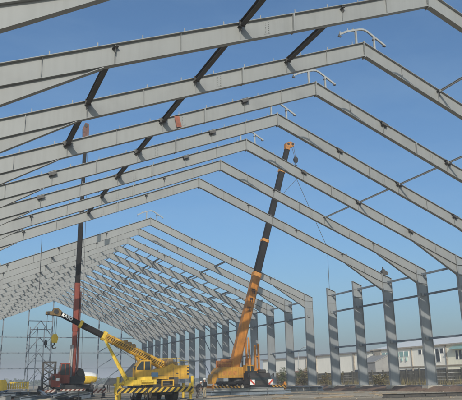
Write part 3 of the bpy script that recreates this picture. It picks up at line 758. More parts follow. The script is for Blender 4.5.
# three dark characters down the flank of the base section
for i, a in enumerate((8.1, 9.35, 10.6)):
    g = MB(); pc = P0 + db * a + V(-.08, -.475, 0) 
    for (dx, dz, ww, hh) in ([(0, .26, .62, .1), (0, 0, .1, .6), (0, -.26, .62, .1)], [(-.2, 0, .12, .55), (.2, 0, .12, .55), (0, .1, .5, .1), (0, .27, .3, .1)], [(0, .26, .55, .1), (0, .02, .7, .1), (-.14, -.18, .1, .35), (.16, -.18, .1, .35)])[i]:
        g.box((pc.x + dx * .85, pc.y, pc.z + dz), (ww * .85, .03, hh))
    g.build("boom_lettering", BLK, base)
for yy in (-.35, .55):
    b = MB(); b.tube((1.15, yy, 2.2), (1.2, yy, 4.3), .2, 12); b.tube((1.2, yy, 4.3), P0 + db * 4.2 + V(.75, yy - .2, 0), .14, 12); b.build("luffing_ram", ORG, t)
b = MB(); b.bx(1.75, 1.98, -.75, -.5, 1.9, 5.9); b.bx(2.25, 2.45, -.75, -.5, 1.9, 6.1); b.bx(1.75, 2.45, -.72, -.53, 4.4, 4.55); b.build("jib_post", ORG, t)
HKX = 9.85
rope(t, (c.x + .85, .2, c.z - .1), (HKX, .2, 33.4), .03); rope(t, (c.x + .55, .2, c.z - .3), (HKX - .15, .2, 33.4), .03)
hook_block(t, (HKX, .2, 32.7), 1.1, BLK)
rope(t, (HKX, .2, 32.1), (HKX, .2, 30.0), .03, "sling")
rope(t, (HKX, .2, 30.0), (14.5, .3, 20.0), .035, "sling"); rope(t, (HKX, .2, 30.0), (7.6, .2, 27.6), .03, "sling")
b = MB(); b.box((14.5, .3, 19.95), (.35, .2, .7)); b.tube((14.5, .3, 19.2), (14.5, .3, 19.6), .12, 8); b.build("shackle", BLK, t)
rope(t, (14.5, .3, 19.3), (XA + HW - .9 - CX, yk(8) - CY, BZ + EH + .35), .035, "sling")

# ---- red crane at the left of the gap: boom upright
CX, CY = 12.55, 73.0
t = thing("mobile_crane", "red mobile crane with an upright boom and red white striped boards", "crane", (CX, CY, 0), "mobile cranes")
carrier(t, BLK, -3.8, 6.5, 1.3, (-2.6, -1.2, 2.4, 3.9), 1.35, .6)
outrigger(t, -3.0, -3.6, 2.9, BLK, .75); outrigger(t, 4.5, -2.9, 3.2, BLK, .75)
for x0, x1 in ((-3.6, -2.3), (-1.8, .75), (1.6, 2.95)): board(t, HZR, -3.95, x0, x1, .55, .98)
b = MB(); b.prism([(-2.65, 1.2), (-2.65, 2.15), (-2.4, 2.55), (-1.75, 2.55), (-1.75, 1.2)], -3.2, -1.4); lc = b.build("driving_cab", RED, t)
MB().bx(-2.2, -1.85, -3.23, -3.2, 1.85, 2.1).build("name_plate", WHITE, lc)
MB().bx(-2.56, -2.3, -3.22, -3.2, 1.95, 2.35).build("side_window", GLASS, lc)
MB().tube((0, 0, 1.3), (0, 0, 1.7), 1.2, 24).build("turntable", BLK, t)
cab(t, -1.75, -.62, -2.2, -1.1, 1.55, 3.65, RED, .2)
b = MB(); b.prism([(-.6, 1.5), (1.1, 1.5), (1.15, 2.4), (.95, 3.0), (.5, 3.15), (.3, 2.4), (-.6, 2.2)], -1.3, 1.6); b.build("superstructure", BLK, t)
b = MB(); b.tube((.65, -1.36, 2.65), (.65, 1.2, 2.65), .38, 16); b.tube((1.0, -.9, 2.0), (1.0, 1.0, 2.0), .3, 14); b.build("winch_drum", DARKST, t)
P0, P1 = V(-.05, -.6, 1.9), V(.1, -.6, 32.3)
section(t, P0, P1, 0, 5.4, .5, .5, RED); section(t, P0, P1, 5.2, 10.6, .6, .6, RED)
b = MB(); b.bx(.32, .46, -.85, -.35, 2.2, 11.5); b.build("boom_rail", mat("dark_maroon_steel", (.07, .03, .028), .6, .3, 2), t)
section(t, P0, P1, 10.6, 20.5, .5, .52, BOOMD); section(t, P0, P1, 20.5, 29.3, .38, .4, BOOMD)
b = MB(); b.prism([(-.2, 29.0), (-.3, 31.4), (-.05, 32.1), (.4, 32.0), (.42, 30.6), (.22, 29.0)], -.85, -.35); h = b.build("boom_head", mat("dull_red_boom_head", (.10, .04, .03), .6, .5, 3), t)
for zz in (29.9, 31.7): MB().tube((.05, -.9, zz), (.05, -.3, zz), .2, 14).build("sheave", BLK, h)
for dx, z_ in ((-.42, 5.6), (-.25, 5.6)): 
    b = MB(); b.tube((dx - .1, -1.0, 1.7), (dx, -.95, z_), .1, 10); b.build("luffing_ram", GALV, t)
rope(t, (.35, -.6, 31.5), (.75, -1.2, 3.2), .018)

# ------------------------------------------------------------------ people
def person(label, x, y, heading, pose, jm, tm, hm):
    """pose: joint points in metres, figure facing +y"""
    J = pose
    pts = []; rad = []; edges = []
    def add(p, r, par=None):
        pts.append(Vector(p)); rad.append(r)
        if par is not None: edges.append((par, len(pts) - 1))
        return len(pts) - 1
    pel = add(J['pelvis'], .15); bel = add(J['belly'], .145, pel); ch = add(J['chest'], .165, bel); nk = add(J['neck'], .062, ch)
    hb = add(J['head'], .085, nk); ht = add(Vector(J['head']) + Vector(J['headup']) * .13, .075, hb)
    hands = []
    for s in ('l', 'r'):
        sh = add(J['sh' + s], .075, ch); el = add(J['el' + s], .05, sh); wr = add(J['wr' + s], .034, el)
        d = (pts[wr] - pts[el]).normalized()
        pa = add(pts[wr] + d * .07, .038, wr); hands.append((pts[pa].copy(), d, s))
        hp = add(J['hip' + s], .11, pel); kn = add(J['kn' + s], .068, hp); an = add(J['an' + s], .046, kn)
        add(Vector(J['an' + s]) + V(0, .13, -.045), .04, an)
    me = bpy.data.meshes.new("body"); me.from_pydata(pts, edges, [])
    o = bpy.data.objects.new("body", me); COL.objects.link(o)
    sk = o.modifiers.new("skin", 'SKIN')
    for i, v in enumerate(me.skin_vertices[0].data): v.radius = (rad[i], rad[i]); v.use_root = (i == pel)
    ss = o.modifiers.new("sub", 'SUBSURF'); ss.levels = 2; ss.render_levels = 2
    dg = bpy.context.evaluated_depsgraph_get(); dg.update()
    bm = bmesh.new(); m2 = bpy.data.meshes.new_from_object(o.evaluated_get(dg)); bm.from_mesh(m2)
    bpy.data.objects.remove(o)
    hc = Vector(J['head']); hu = Vector(J['headup'])
    for v in bm.verts:                                             # nose and chin
        q = v.co - hc
        if q.length < .2 and q.y > .055 and abs(q.x) < .03: v.co.y += .022
    fz = J['belt']
    for f in bm.faces:
        c = f.calc_center_median()
        if (c - (hc + hu * .05)).length < .19: f.material_index = 2
        elif min((c - h[0]).length for h in hands) < .085: f.material_index = 2
        elif c.z < .09: f.material_index = 3
        elif c.z < fz and min((c - Vector(J[k])).length for k in ('ell', 'elr', 'wrl', 'wrr')) > .16: f.material_index = 1
        else: f.material_index = 0
        f.smooth = True
    def cone(p, q, r1, r2):
        d = (q - p); L = d.length
        g = bmesh.ops.create_cone(bm, cap_ends=True, segments=6, radius1=r1, radius2=r2, depth=L)
        M = Matrix.Translation((p + q) / 2) @ d.to_track_quat('Z', 'Y').to_matrix().to_4x4()
        bmesh.ops.transform(bm, matrix=M, verts=g['verts'])
        for f in {f for v in g['verts'] for f in v.link_faces}: f.material_index = 2; f.smooth = True
    for p, d, s in hands:                                          # five bent fingers
        side = d.cross(V(1, 0, 0)).normalized() if abs(d.x) < .9 else d.cross(V(0, 1, 0)).normalized()
        curl = side.cross(d) * (-1 if s == 'l' else 1)
        for i, L in enumerate((.036, .041, .038, .03)):
            a = p + d * .02 + side * (i - 1.5) * .019; m_ = a + d * L + curl * .008; e = m_ + (d * .6 + curl * .8).normalized() * L * .9
            cone(a, m_, .0095, .009); cone(m_, e, .009, .007)
        a = p - d * .03 - side * .03; m_ = a + (d * .7 - side * .7).normalized() * .035; cone(a, m_, .011, .01); cone(m_, m_ + (d * .9 + curl * .4).normalized() * .03, .01, .008)
    me = bpy.data.meshes.new("person"); bm.to_mesh(me); bm.free()
    for m in (jm, tm, SKIN, BOOT): me.materials.append(m)
    t = link("person", me, None, (x, y, 0)); t.rotation_euler = (0, 0, heading)
    tag(t, label, "person", "workers by the yellow crane")
    hb = MB()                                                      # helmet: dome and brim
    c = hc + hu * .10; rings = 6; seg = 14; vs = []; fs = []
    q = hu.to_track_quat('Z', 'Y')
    for i in range(rings):
        a = i / (rings - 1) * math.pi / 2 * .98; 
        for j in range(seg):
            b_ = 2 * math.pi * j / seg; vs.append(c + q @ V(math.cos(b_) * math.cos(a) * .125, math.sin(b_) * math.cos(a) * .145, math.sin(a) * .13))
    for i in range(rings - 1):
        for j in range(seg): fs.append((i * seg + j, i * seg + (j + 1) % seg, (i + 1) * seg + (j + 1) % seg, (i + 1) * seg + j))
    hb._add(vs, fs)
    vs = [c + q @ V(math.cos(2 * math.pi * j / seg) * k * .125, math.sin(2 * math.pi * j / seg) * k * .145 + (k - 1) * .08, -.004 * k) for k in (.95, 1.25) for j in range(seg)]
    hb._add(vs, [(j, (j + 1) % seg, seg + (j + 1) % seg, seg + j) for j in range(seg)])
    ho = hb.build("helmet", hm, t)
    return t
STAND = dict(pelvis=(0, 0, .93), belly=(0, .0, 1.08), chest=(0, -.01, 1.32), neck=(0, .01, 1.49), head=(0, .03, 1.58), headup=(0, .05, 1),
             shl=(-.2, 0, 1.40), ell=(-.27, -.03, 1.13), wrl=(-.22, .16, .96), shr=(.2, 0, 1.40), elr=(.28, .0, 1.13), wrr=(.26, .2, 1.0),
             hipl=(-.1, 0, .88), knl=(-.12, .04, .5), anl=(-.13, -.02, .09), hipr=(.1, 0, .88), knr=(.13, .03, .5), anr=(.15, .0, .09), belt=.97)
BEND = dict(pelvis=(0, -.08, .86), belly=(0, .02, 1.0), chest=(0, .2, 1.18), neck=(0, .32, 1.29), head=(0, .40, 1.35), headup=(0, .35, .93),
            shl=(-.2, .22, 1.22), ell=(-.26, .3, .95), wrl=(-.16, .42, .75), shr=(.2, .22, 1.22), elr=(.27, .3, .95), wrr=(.14, .46, .78),
            hipl=(-.1, -.06, .82), knl=(-.16, .12, .48), anl=(-.15, -.06, .09), hipr=(.1, -.06, .82), knr=(.17, .06, .46), anr=(.2, -.22, .09), belt=.9)
STAND['headup'] = Vector(STAND['headup']).normalized(); BEND['headup'] = Vector(BEND['headup']).normalized()
person("worker standing with white helmet, black jacket and khaki trousers, beside the yellow crane", 22.1, 57.2, R(35), STAND, JACK, TROU, HELM)
person("worker in dark clothes and white helmet bending forward beside the yellow crane", 21.45, 57.4, R(-70), BEND, JACK, TROU2, HELM)

# ------------------------------------------------------------------ loose steel on the ground
def steel_piece(p, q, h, wd, m, label, group, name="steel_beam", zc=None):
    p = Vector(p); q = Vector(q); c = (p + q) / 2
    b = MB(); b.ibeam(p - c, q - c, h, wd, .03, .025)
    n = int((q - p).length / 2.2)
    for i in range(1, n + 1):
        a = (p - c) + (q - p) * (i / (n + 1)); d = (q - p).normalized()
        b.bar(a - d * .01, a + d * .01, wd - .02, h - .07)
    return tag(b.build(name, m, None, c), label, "steel beam", group)
GB = "steel beams laid flat in front of the orange crane"
steel_piece((26.2, 66.0, .2), (34.9, 65.5, .2), .38, .5, BLUEST, "grey steel beam lying nearest in the stack before the orange crane", GB)
steel_piece((25.6, 67.2, .2), (34.0, 66.8, .2), .38, .5, BLUEST, "grey steel beam lying second from the front of the ground stack", GB)
steel_piece((27.0, 68.4, .2), (36.2, 68.0, .2), .38, .5, STEEL, "pale steel beam lying third from the front of the ground stack", GB)
steel_piece((26.8, 66.7, .56), (35.2, 66.2, .56), .32, .4, STEEL, "pale steel beam resting on top of the ground stack", GB)
steel_piece((29.0, 69.4, .2), (37.6, 69.0, .2), .38, .45, BLUEST, "grey steel beam at the back of the ground stack reaching right", GB)
steel_piece((44.6, 74.5, .26), (45.6, 90.5, .26), .5, .4, STEEL, "long grey beam lying along the feet of the bare columns", "beams along the column feet")
steel_piece((46.3, 76.0, .26), (46.6, 86.0, .26), .5, .4, BLUEST, "blue grey beam lying beside the long beam at the column feet", "beams along the column feet")
steel_piece((31.8, 43.2, .16), (41.0, 41.6, .16), .3, .3, DARKST, "dark beam lying alone in the right foreground", "single beams")
GS = "steel offcuts heaped at the left"
rnd = random.Random(5)
for i in range(40):
    x = rnd.uniform(3.6, 11.8); y = rnd.uniform(60, 69); a = rnd.uniform(-.7, .7) + (0 if i % 3 else 1.2); L = rnd.uniform(1.2, 3.6)
    d = V(math.cos(a), math.sin(a), rnd.uniform(-.05, .18)) * L / 2
    z = rnd.uniform(.15, .7)
    steel_piece(V(x, y, z) - d, V(x, y, z) + d, rnd.uniform(.2, .45), rnd.uniform(.2, .4), (BLUEST, DARKST, STEEL, BLUEST)[i % 4],
                "short steel offcut lying in the scrap heap at the left", GS, "steel_offcut")["category"] = "offcut"
mound("scrap_soil", 3.2, 12, 60.5, 70, .3, SOIL, 9, .8, kind="structure")
tag(mound("sand_heap", 6.0, 9.5, 56.5, 59.0, .35, SAND, 10, .4, label="low pale sand heap in front of the scrap at the left", cat="sand heap", end=2), None, None)
# stones
def stones():
    rnd = random.Random(21); b = MB()
    for i in range(1700):
        if i % 2 == 0: x, y = rnd.gauss(49.6, 1.6), rnd.uniform(42, 110)
        else: x, y = rnd.uniform(2, 48), rnd.uniform(36, 82)
        s = rnd.choice((.03, .04, .05, .06, .09)); z = .4 if abs(x - 50.3) < 1.5 else 0
        vs = []
        for kz, rr in ((-.5, .6), (.15, 1.0), (.55, .7)):
            for q in range(5):
                a = q * 1.2566 + rnd.uniform(-.3, .3); vs.append(V(x + math.cos(a) * rr * s * rnd.uniform(.7, 1.4), y + math.sin(a) * rr * s * rnd.uniform(.7, 1.3), z + kz * s * .8))
        b._add(vs, [(0, 1, 2, 3, 4), (10, 11, 12, 13, 14)] + [(r * 5 + q, r * 5 + (q + 1) % 5, r * 5 + 5 + (q + 1) % 5, r * 5 + 5 + q) for r in (0, 1) for q in range(5)])
    tag(b.build("loose_stones", mat("dusty_stone", (0.30, 0.25, 0.185), 0.95, 0.35, 3)), "loose stones and clods strewn over the site ground", "stones", kind="stuff")
stones()
TIM = mat("weathered_timber", (0.24, 0.185, 0.125), 0.9, 0.3, 3)
rt = random.Random(77)
for i in range(22):
    x, y = rt.uniform(17, 44), rt.uniform(47, 62); a = rt.uniform(-.6, .6); L = rt.uniform(.8, 2.6)
    if abs(x - 16) < 5.5: x += 7
    b = MB(); b.bar((-L / 2, 0, 0), (L / 2, 0, 0), rt.uniform(.12, .22), .08)
    o = b.build("timber_offcut", TIM, None, (x, y, .045)); o.rotation_euler = (0, 0, a)
    tag(o, "short weathered timber offcut lying loose on the dusty ground", "timber", "timber offcuts strewn on the ground")
# pegs, lattice frame, yellow barrier, tent, dark rig
for x, y, lab in ((13.2, 60.5, "short dark peg standing left of the yellow crane's outrigger"), (14.55, 50.2, "short dark peg standing in front of the yellow crane's board"),
                  (10.7, 58.5, "short dark peg between the red and the yellow crane")):
    b = MB(); b.tube((0, 0, -.05), (0, 0, .95), .05, 8, .04); b.box((0, 0, .9), (.16, .05, .1)); tag(b.build("marker_peg", DARKST, None, (x, y, 0)), lab, "peg", "pegs in the ground")
t = thing("lattice_frame", "upright dark lattice frame standing beside the red crane's cab", "lattice frame", (9.7, 70.5, 0))
b = MB(); W2, H2 = .62, 3.75
for sx in (-1, 1):
    for sy in (-.4, .4): b.bar((sx * W2, sy, 0), (sx * W2, sy, H2), .1, .1)
for zz in (.3, H2):
    for sy in (-.4, .4): b.bar((-W2, sy, zz), (W2, sy, zz), .1, .1)
    for sx in (-1, 1): b.bar((sx * W2, -.4, zz), (sx * W2, .4, zz), .1, .1)
b.build("chords", DARKST, t)
n = 5
for sy in (-.4, .4):
    b = MB()
    for i in range(n):
        za, zb = .3 + (H2 - .3) * i / n, .3 + (H2 - .3) * (i + 1) / n
        b.bar((-W2, sy, za), (W2, sy, zb), .05, .05); b.bar((W2, sy + .02, za), (-W2, sy + .02, zb), .05, .05)
    b.build("lacing", BRACK, t)
t = thing("site_barrier", "yellow slatted site barrier standing behind the scrap at the left edge", "barrier", (9.4, 118, 0))
for sx in (0, 3.5): MB().bx(sx - .06, sx + .06, -.06, .06, 0, 2.0).build("post", YEL2, t)
b = MB(); b.bx(0, 3.5, -.03, .03, .9, 1.0); b.bx(0, 3.5, -.03, .03, 1.75, 1.85)
for i in range(9): b.bx(.12 + i * .38, .36 + i * .38, -.075, -.031, .75, 1.95)
b.build("slats", YEL2, t)
t = thing("air_compressor", "yellow compressor with white hood cut by the left edge", "compressor", (8.6, 116, 0))
b = MB(); b.prism([(-1.0, .6), (-1.0, 2.0), (-.7, 2.3), (.3, 2.3), (.55, 1.9), (.55, .6)], -.7, .7); b.build("body", YEL2, t)
b = MB(); b.prism([(.3, 1.7), (.3, 2.45), (.5, 2.55), (.95, 2.2), (.95, 1.7)], -.6, .6); b.build("hood", WHITE, t)
for x in (-.6, .3):
    for y in (-.72, .72): MB().tube((x, y - .1, .32), (x, y + .1, .32), .32, 14).build("wheel", RUB, t)
t = thing("site_tank", "white topped yellow tank lying behind the red crane", "tank", (20.9, 112, 0))
b = MB()
prof = [(-2.4, .15), (-2.1, .7), (-1.2, 1.0), (0, 1.08), (1.2, 1.0), (2.1, .72), (2.4, .2)]
seg = 20; vs = []; fs = []
for x, r in prof:
    for j in range(seg): a = 2 * math.pi * j / seg; vs.append((x * 1.1, math.cos(a) * r, 2.35 + math.sin(a) * r))
for i in range(len(prof) - 1):
    for j in range(seg): fs.append((i * seg + j, i * seg + (j + 1) % seg, (i + 1) * seg + (j + 1) % seg, (i + 1) * seg + j))
b._add(vs, fs); b._add(vs[:seg], [list(range(seg))]); b._add(vs[-seg:], [list(range(seg))])
o = b.build("shell", [YEL2, WHITE], t)
for p in o.data.polygons:
    if p.center.z > 2.7: p.material_index = 1
    p.use_smooth = True
b = MB()
for x in (-1.6, 1.6): b.bx(x - .12, x + .12, -.8, .8, 0, 1.8)
b.bx(-2.0, 2.0, -.7, .7, .9, 1.2); b.build("cradle", DARKST, t)
t = thing("dark_hopper_rig", "dark slanting hopper rig on legs between red and yellow cranes", "rig", (26.6, 108, 0))
b = MB(); b.prism([(-2.6, 1.2), (-1.9, 2.2), (0, 2.3), (2.3, 4.6), (2.7, 4.4), (1.8, 1.4), (.2, .9)], -.8, .8); b.build("hopper", mat("dark_blue_grey_paint", (.05, .055, .06), .7, .3, 1.5), t)
b = MB()
for x in (-2, .2, 1.7):
    for y in (-.7, .7): b.bar((x, y, 0), (x, y, 1.6), .14, .14)
b.build("legs", DARKST, t)
b = MB(); b.bar((2.5, 0, 4.5), (2.5, 0, 5.6), .12, .12); b.bar((2.3, 0, 5.5), (3.4, 0, 5.5), .12, .12); b.build("top_arm", DARKST, t)

# things up in the steel
b = MB(); b.box((0, 0, 0), (.36, .03, .8), 0, Matrix.Rotation(R(-14), 3, 'Y'))
tag(b.build("red_plate", RPL, None, (12.95, yk(2) - .22, 18.85)), "red oxide plate fixed on the left rafter of the fourth near frame", "plate")
b = MB(); b.prism([(-.55, -.1), (-.45, .18), (0, .24), (.4, .3), (.6, .1), (.3, -.25), (-.1, -.2)], -.22, .22)
tag(b.build("canvas_bag", CANV, None, (11.3, yk(5) - .35, 19.35)), "brown canvas bag hung by the strut on a left rafter", "bag")
b = MB(); b.prism([(-.35, -.25), (-.4, .25), (-.1, .55), (.15, .3), (.45, .15), (.4, -.2)], -.2, .2); b.bar((-.1, 0, .4), (-.15, 0, .8), .12, .12); b.tube((.1, -.1, -.5), (.1, -.1, 0), .04, 6)
tag(b.build("rigging_bundle", BRACK, None, (XA + HW - .95, yk(6), BZ + EH + .62)), "dark rigging bundle on top of the last near right column", "rigging")
b = MB(); b.tube((0, 0, 0), (.08, 0, -5.6), .03, 6)
tag(b.build("hanging_rope", ROPE, None, (7.4, yk(6), 16.15)), "thin rope hanging from the left rafter of the last near frame", "rope")

# ------------------------------------------------------------------ beyond the hall on the right
t = thing("precast_fence", "grey precast panel fence standing behind the right hand columns", "fence", (66, 62, 0))
for i in range(34):
    y = i * 3.0
    b = MB(); b.bx(-.1, .1, y - .1, y + .1, 0, 2.75); b.build("post", FENCE, t)
b = MB()
for i in range(33):
    y = i * 3.0
    for j in range(5):
        b.bx(-.03, .03, y + .102, y + 2.898, .2 + j * .46, .2 + j * .46 + .44)
b.build("panel", FENCE, t)
# long white works building, two heights
t = thing("works_building", "long cream works building with pale roof and teal windows at the right", "building", (100, 95, 0))
b = MB(); b.bx(0, 24, -30, 43.5, 0, 8.3); b.build("wall", WALLC, t)
b = MB(); b.prism([(-.5, 8.35), (12, 10.75), (24.5, 8.35), (24.5, 8.15), (12, 10.5), (-.5, 8.15)], -30.3, 43.9); b.build("roof", ROOFG, t)
b = MB(); b.prism([(.02, 8.3), (23.98, 8.3), (12, 10.48)], 43.3, 43.48); b.build("gable", WALLC, t)
MB().bx(-.56, -.5, -30.3, 43.9, 8.1, 8.4).build("gutter", TRIM, t)
MB().bx(-.35, 0, -30, 43.5, 3.75, 3.92).build("ledge", TRIM, t)
b = MB(); b.bx(-.06, 0, -30, 16.4, .0, 8.1); b.build("yellow_bay", WALLY, t)
for y in (16.6, 28.2, 42.9): MB().bx(-.22, -.06 if y < 17 else 0, y - .12, y + .12, 0, 8.1).build("downpipe", TRIM, t)
MB().bx(-.3, -.001, 40.0, 42.4, 0, 8.1).build("pilaster", TRIM, t)
for i in range(6):
    y = 29.4 + i * 1.75
    f = MB(); f.bx(-.08, 0, y, y + 1.55, 6.15, 7.45); o = f.build("window_frame", WHITE, t)
    MB().bx(-.11, -.081, y + .08, y + 1.47, 6.25, 7.38).build("pane", TEAL, o)
    MB().bx(-.35, 0, y + .65, y + .85, 5.2, 6.1).build("bracket", TEAL, t)
for i in range(6):
    y = 17.4 + i * 1.45
    f = MB(); f.bx(-.08, 0, y, y + 1.1, 6.4, 7.6); o = f.build("window_frame", WHITE, t); MB().bx(-.11, -.081, y + .1, y + 1.0, 6.5, 7.5).build("pane", DKWIN, o)
f = MB(); f.bx(-.08, 0, 18.6, 20.0, 4.6, 6.7); o = f.build("window_frame", WHITE, t); MB().bx(-.11, -.081, 18.75, 19.85, 4.7, 6.6).build("pane", DKWIN, o)
for i in range(5):
    y = 12.9 - i * 1.05
    f = MB(); f.bx(-.12, -.06, y, y + .8, 4.9, 6.9); o = f.build("window_frame", WHITE, t); MB().bx(-.15, -.121, y + .08, y + .72, 5.0, 6.8).build("pane", DKWIN, o)
b = MB(); b.prism([(-1.4, 7.2), (-.06, 7.8), (-.06, 7.65), (-1.4, 7.08)], 8.0, 14.4); b.build("canopy", TEAL, t)
b = MB(); b.bx(-.05, 0, 17.2, 40, .3, 3.2); b.build("ground_floor_opening", DKWIN, t)
t2 = thing("works_shed", "lower cream shed with grey flat roof joined behind the bare columns", "building", (100, 139, 0))
b = MB(); b.bx(0, 22, 0, 64, 0, 7.9); b.build("wall", WALLC, t2)
b = MB(); b.bx(-.6, 22.4, .1, 64.4, 7.9, 8.25); b.build("roof", mat("grey_roof_edge", (.24, .24, .25), .7, .1, .6), t2)
for y in (8.2, 27.9, 33.5): MB().bx(-.3, 0, y - .3, y + .3, 0, 7.9).build("pilaster", TRIM, t2)
MB().bx(-.35, 0, 31, 36, 0, 3.4).build("doorway", DKWIN, t2)
b = MB(); b.prism([(-2.4, 3.45), (0, 3.9), (0, 3.7), (-2.4, 3.3)], 28.8, 44); b.build("canopy", mat("rusty_canopy", (.22, .10, .06), .8, .3, 1), t2)
MB().bx(-.25, 0, 16.2, 18, 5.7, 6.0).build("wall_lamp", DKWIN, t2)
for y in (2.5, 5.5): MB().bx(-.4, 0, y, y + 2.2, 0, 3.6).build("doorway", DKWIN, t2)
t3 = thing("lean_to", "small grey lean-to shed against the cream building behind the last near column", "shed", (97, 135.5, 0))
b = MB(); b.prism([(-1.2, 0), (-1.2, 5.2), (2.9, 6.8), (2.9, 0)], -3.4, 3.2); b.build("wall", mat("shade_darkened_wall", (.27, .26, .25), .85, .12, .6), t3)  # grey carries the shed's shade, put into wall and roof colour
b = MB(); b.prism([(-1.5, 5.13), (-1.5, 5.28), (2.95, 7.0), (2.95, 6.85)], -3.6, 3.4); b.build("roof", MATS["shade_darkened_wall"], t3)
# vans parked between fence and building
def van(x, y, m, label):
    t = thing("parked_van", label, "van", (x, y, 0), "vans parked by the cream building", R(90))
    b = MB(); b.prism([(-2.6, .45), (-2.6, 2.5), (-2.4, 2.68), (1.2, 2.68), (1.95, 1.55), (2.6, 1.3), (2.65, .45)], -.95, .95); b.build("body", m, t)
    g = MB(); g.prism([(.3, 1.6), (.3, 2.4), (1.1, 2.4), (1.6, 1.6)], -.965, .965); g.build("side_window", GLASS, t)
    g = MB(); g._add([(1.27, -.85, 2.6), (1.27, .85, 2.6), (1.98, .85, 1.58), (1.98, -.85, 1.58)], [(0, 1, 2, 3)]); g.build("windscreen", GLASS, t)
    for wx in (-1.7, 1.75):
        for sy in (-1, 1):
            q = MB(); q.tube((wx, sy * .72, .36), (wx, sy * .99, .36), .36, 16); wo = q.build("wheel", RUB, t)
            MB().tube((wx, sy * .98, .36), (wx, sy * 1.01, .36), .2, 12).build("rim", RIM, wo)
van(90, 102.5, WHITE, "white van parked behind the fence, nearest the picture's right edge")
van(91, 116, MATS["dark_blue_grey_paint"], "dark van parked behind the fence between two white vans")
van(90, 124, WHITE, "white van parked behind the fence left of the dark van")
# street lamp
t = thing("street_lamp", "tall curved street lamp in front of the cream shed", "street lamp", (85, 151, 0))
b = MB(); b.tube((0, 0, 0), (0, 0, 7.6), .1, 10, .07)
prev = V(0, 0, 7.6)
for i in range(1, 7):
    a = i / 6 * math.pi / 2; q = V(0, -math.sin(a) * 3.6 * (i / 6), 7.6 + 1.9 * math.sin(a)); b.tube(prev, q, .06, 8); prev = q
b.build("pole", GALV, t)
b = MB(); b.prism([(-3.4, 9.45), (-3.5, 9.62), (-4.6, 9.66), (-4.75, 9.52)], -.16, .16, 'x'); b.build("lamp_head", WHITE, t)

# ------------------------------------------------------------------ shrubs and far trees
def shrub(x, y, h, wd, m, label, seed, group, z=0.35):
    rnd = random.Random(seed); t = thing("shrub", label, "shrub", (x, y, z), group)
    b = MB(); tips = []
    for i in range(9):
        a = rnd.uniform(0, 2 * math.pi); q = V(math.cos(a) * wd * .6 * rnd.random(), math.sin(a) * wd * .6 * rnd.random(), h * rnd.uniform(.25, .9))
        b.tube((math.cos(a) * .06, math.sin(a) * .06, -.1), q, .035, 6, .012); tips.append(q)
        for j in range(2):
            e = q + V(rnd.uniform(-1, 1) * wd * .3, rnd.uniform(-1, 1) * wd * .3, rnd.uniform(-.1, .25) * h); b.tube(q * .7, e, .02, 5, .008); tips.append(e)
    b.build("stems", BARK, t)
    c = MB()
    for q in tips:
        rr = wd * rnd.uniform(.08, .24); n = 46
        for i in range(n):
            d = V(rnd.gauss(0, 1), rnd.gauss(0, 1), rnd.gauss(0, .8)); p = q + d.normalized() * rr * rnd.random() ** .5
            if p.z < .05: continue
            s = rnd.uniform(.05, .11); a1 = V(rnd.gauss(0, 1), rnd.gauss(0, 1), rnd.gauss(0, .6)).normalized(); a2 = a1.cross(V(rnd.gauss(0, 1), rnd.gauss(0, 1), rnd.gauss(0, 1))).normalized()
            c._add([p - a1 * s * 1.3, p - a2 * s * .6, p + a1 * s * 1.3, p + a2 * s * .6], [(0, 1, 2, 3)])
    c.build("foliage", m, t)
SH = [(62.5, 126, 3.1, 2.6, LEAF, "dark green shrub left of the farther bare column"), (62.8, 121, 2.4, 2.2, LEAF2, "small olive shrub beside the dark green shrub"),
      (61.5, 116, 3.0, 2.6, LEAF, "bushy green shrub just behind the farther bare column"), (62.5, 112.5, 3.4, 2.4, LEAF, "tall green shrub between the far and bare columns"),
      (62, 108.5, 2.6, 2.2, LEAF2, "dry olive shrub between the two bare columns"), (61, 105, 3.0, 2.4, LEAF2, "taller dry shrub between the two bare columns"),
      (62.5, 101.5, 2.2, 2.0, LEAF2, "low dry shrub close to the nearer bare column"), (61.8, 132, 2.8, 2.6, LEAF, "green shrub behind the far row's first column"),
      (62.5, 138, 2.6, 2.4, LEAF, "green shrub behind the far row's second column"), (61.5, 96, 1.8, 2.0, LEAF2, "low dry shrub against the fence right of the bare columns"),
      (61.5, 84, 1.6, 2.0, LEAF2, "low dry shrub against the fence before the right column")]
for i, (x, y, h, wd, m, lab) in enumerate(SH): shrub(x, y, h, wd, m, lab, 40 + i, "shrubs along the fence")
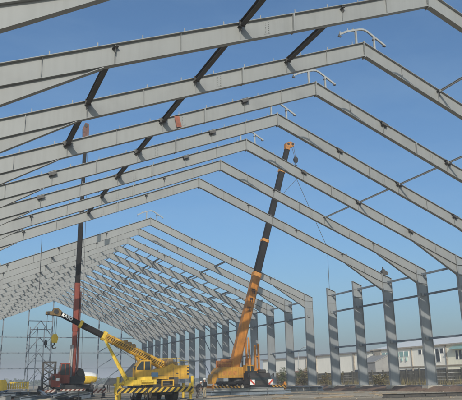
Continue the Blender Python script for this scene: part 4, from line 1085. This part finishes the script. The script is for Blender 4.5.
def scrub():
    """knee-high weeds along the dirt bank"""
    rnd = random.Random(8); b = MB()
    for i in range(5200):
        x = rnd.gauss(54.5, 1.5) if i % 2 else rnd.gauss(63.5, 1.2); y = rnd.uniform(52, 150); h = rnd.uniform(.12, .5) * (1 if i % 2 else 2.6); a = rnd.uniform(0, 6.28); s = rnd.uniform(.02, .06)
        dx, dy = math.cos(a) * s, math.sin(a) * s; z = .1 if i % 2 else .35
        b._add([(x - dx, y - dy, z), (x + dx, y + dy, z), (x + rnd.uniform(-.2, .2), y + rnd.uniform(-.2, .2), z + h)], [(0, 1, 2)])
    tag(b.build("weeds", LEAF2), "dry weeds growing along the dirt bank and fence", "weeds", kind="stuff")
scrub()
def far_wood():
    rnd = random.Random(15); b = MB()
    for i in range(360):
        x = rnd.uniform(-330, 420); y = rnd.uniform(560, 700); h = rnd.uniform(3.5, 6.5); r = rnd.uniform(5, 10)
        for q in range(26):
            a = rnd.uniform(0, 6.28); e = rnd.uniform(0, 1); p = V(x + math.cos(a) * r * e, y + math.sin(a) * r * e * .5, h * rnd.uniform(.15, 1) * (1 - .35 * e))
            s = rnd.uniform(.6, 1.4); u = V(rnd.gauss(0, 1), rnd.gauss(0, 1), rnd.gauss(0, 1)).normalized(); v2 = u.cross(V(rnd.gauss(0, 1), rnd.gauss(0, 1), rnd.gauss(0, 1))).normalized()
            b._add([p - u * s, p - v2 * s, p + u * s, p + v2 * s], [(0, 1, 2, 3)])
    tag(b.build("distant_trees", FARW), "low band of distant trees on the horizon beyond the far gable", "trees", kind="stuff")
far_wood()

# ------------------------------------------------------------------ the dusty air of the site
def haze():
    m = bpy.data.materials.new("haze_air"); m.use_nodes = True; n = m.node_tree
    n.nodes.remove(n.nodes["Principled BSDF"])
    v = n.nodes.new("ShaderNodeVolumePrincipled"); v.inputs["Color"].default_value = (0.88, 0.89, 0.94, 1); v.inputs["Density"].default_value = 0.0009; v.inputs["Anisotropy"].default_value = 0.0
    n.links.new(v.outputs[0], n.nodes["Material Output"].inputs["Volume"])
    b = MB(); b.bx(-4100, 4100, -700, 6100, -1.5, 38.5)
    tag(b.build("haze", m), None, None, kind="stuff")
haze()
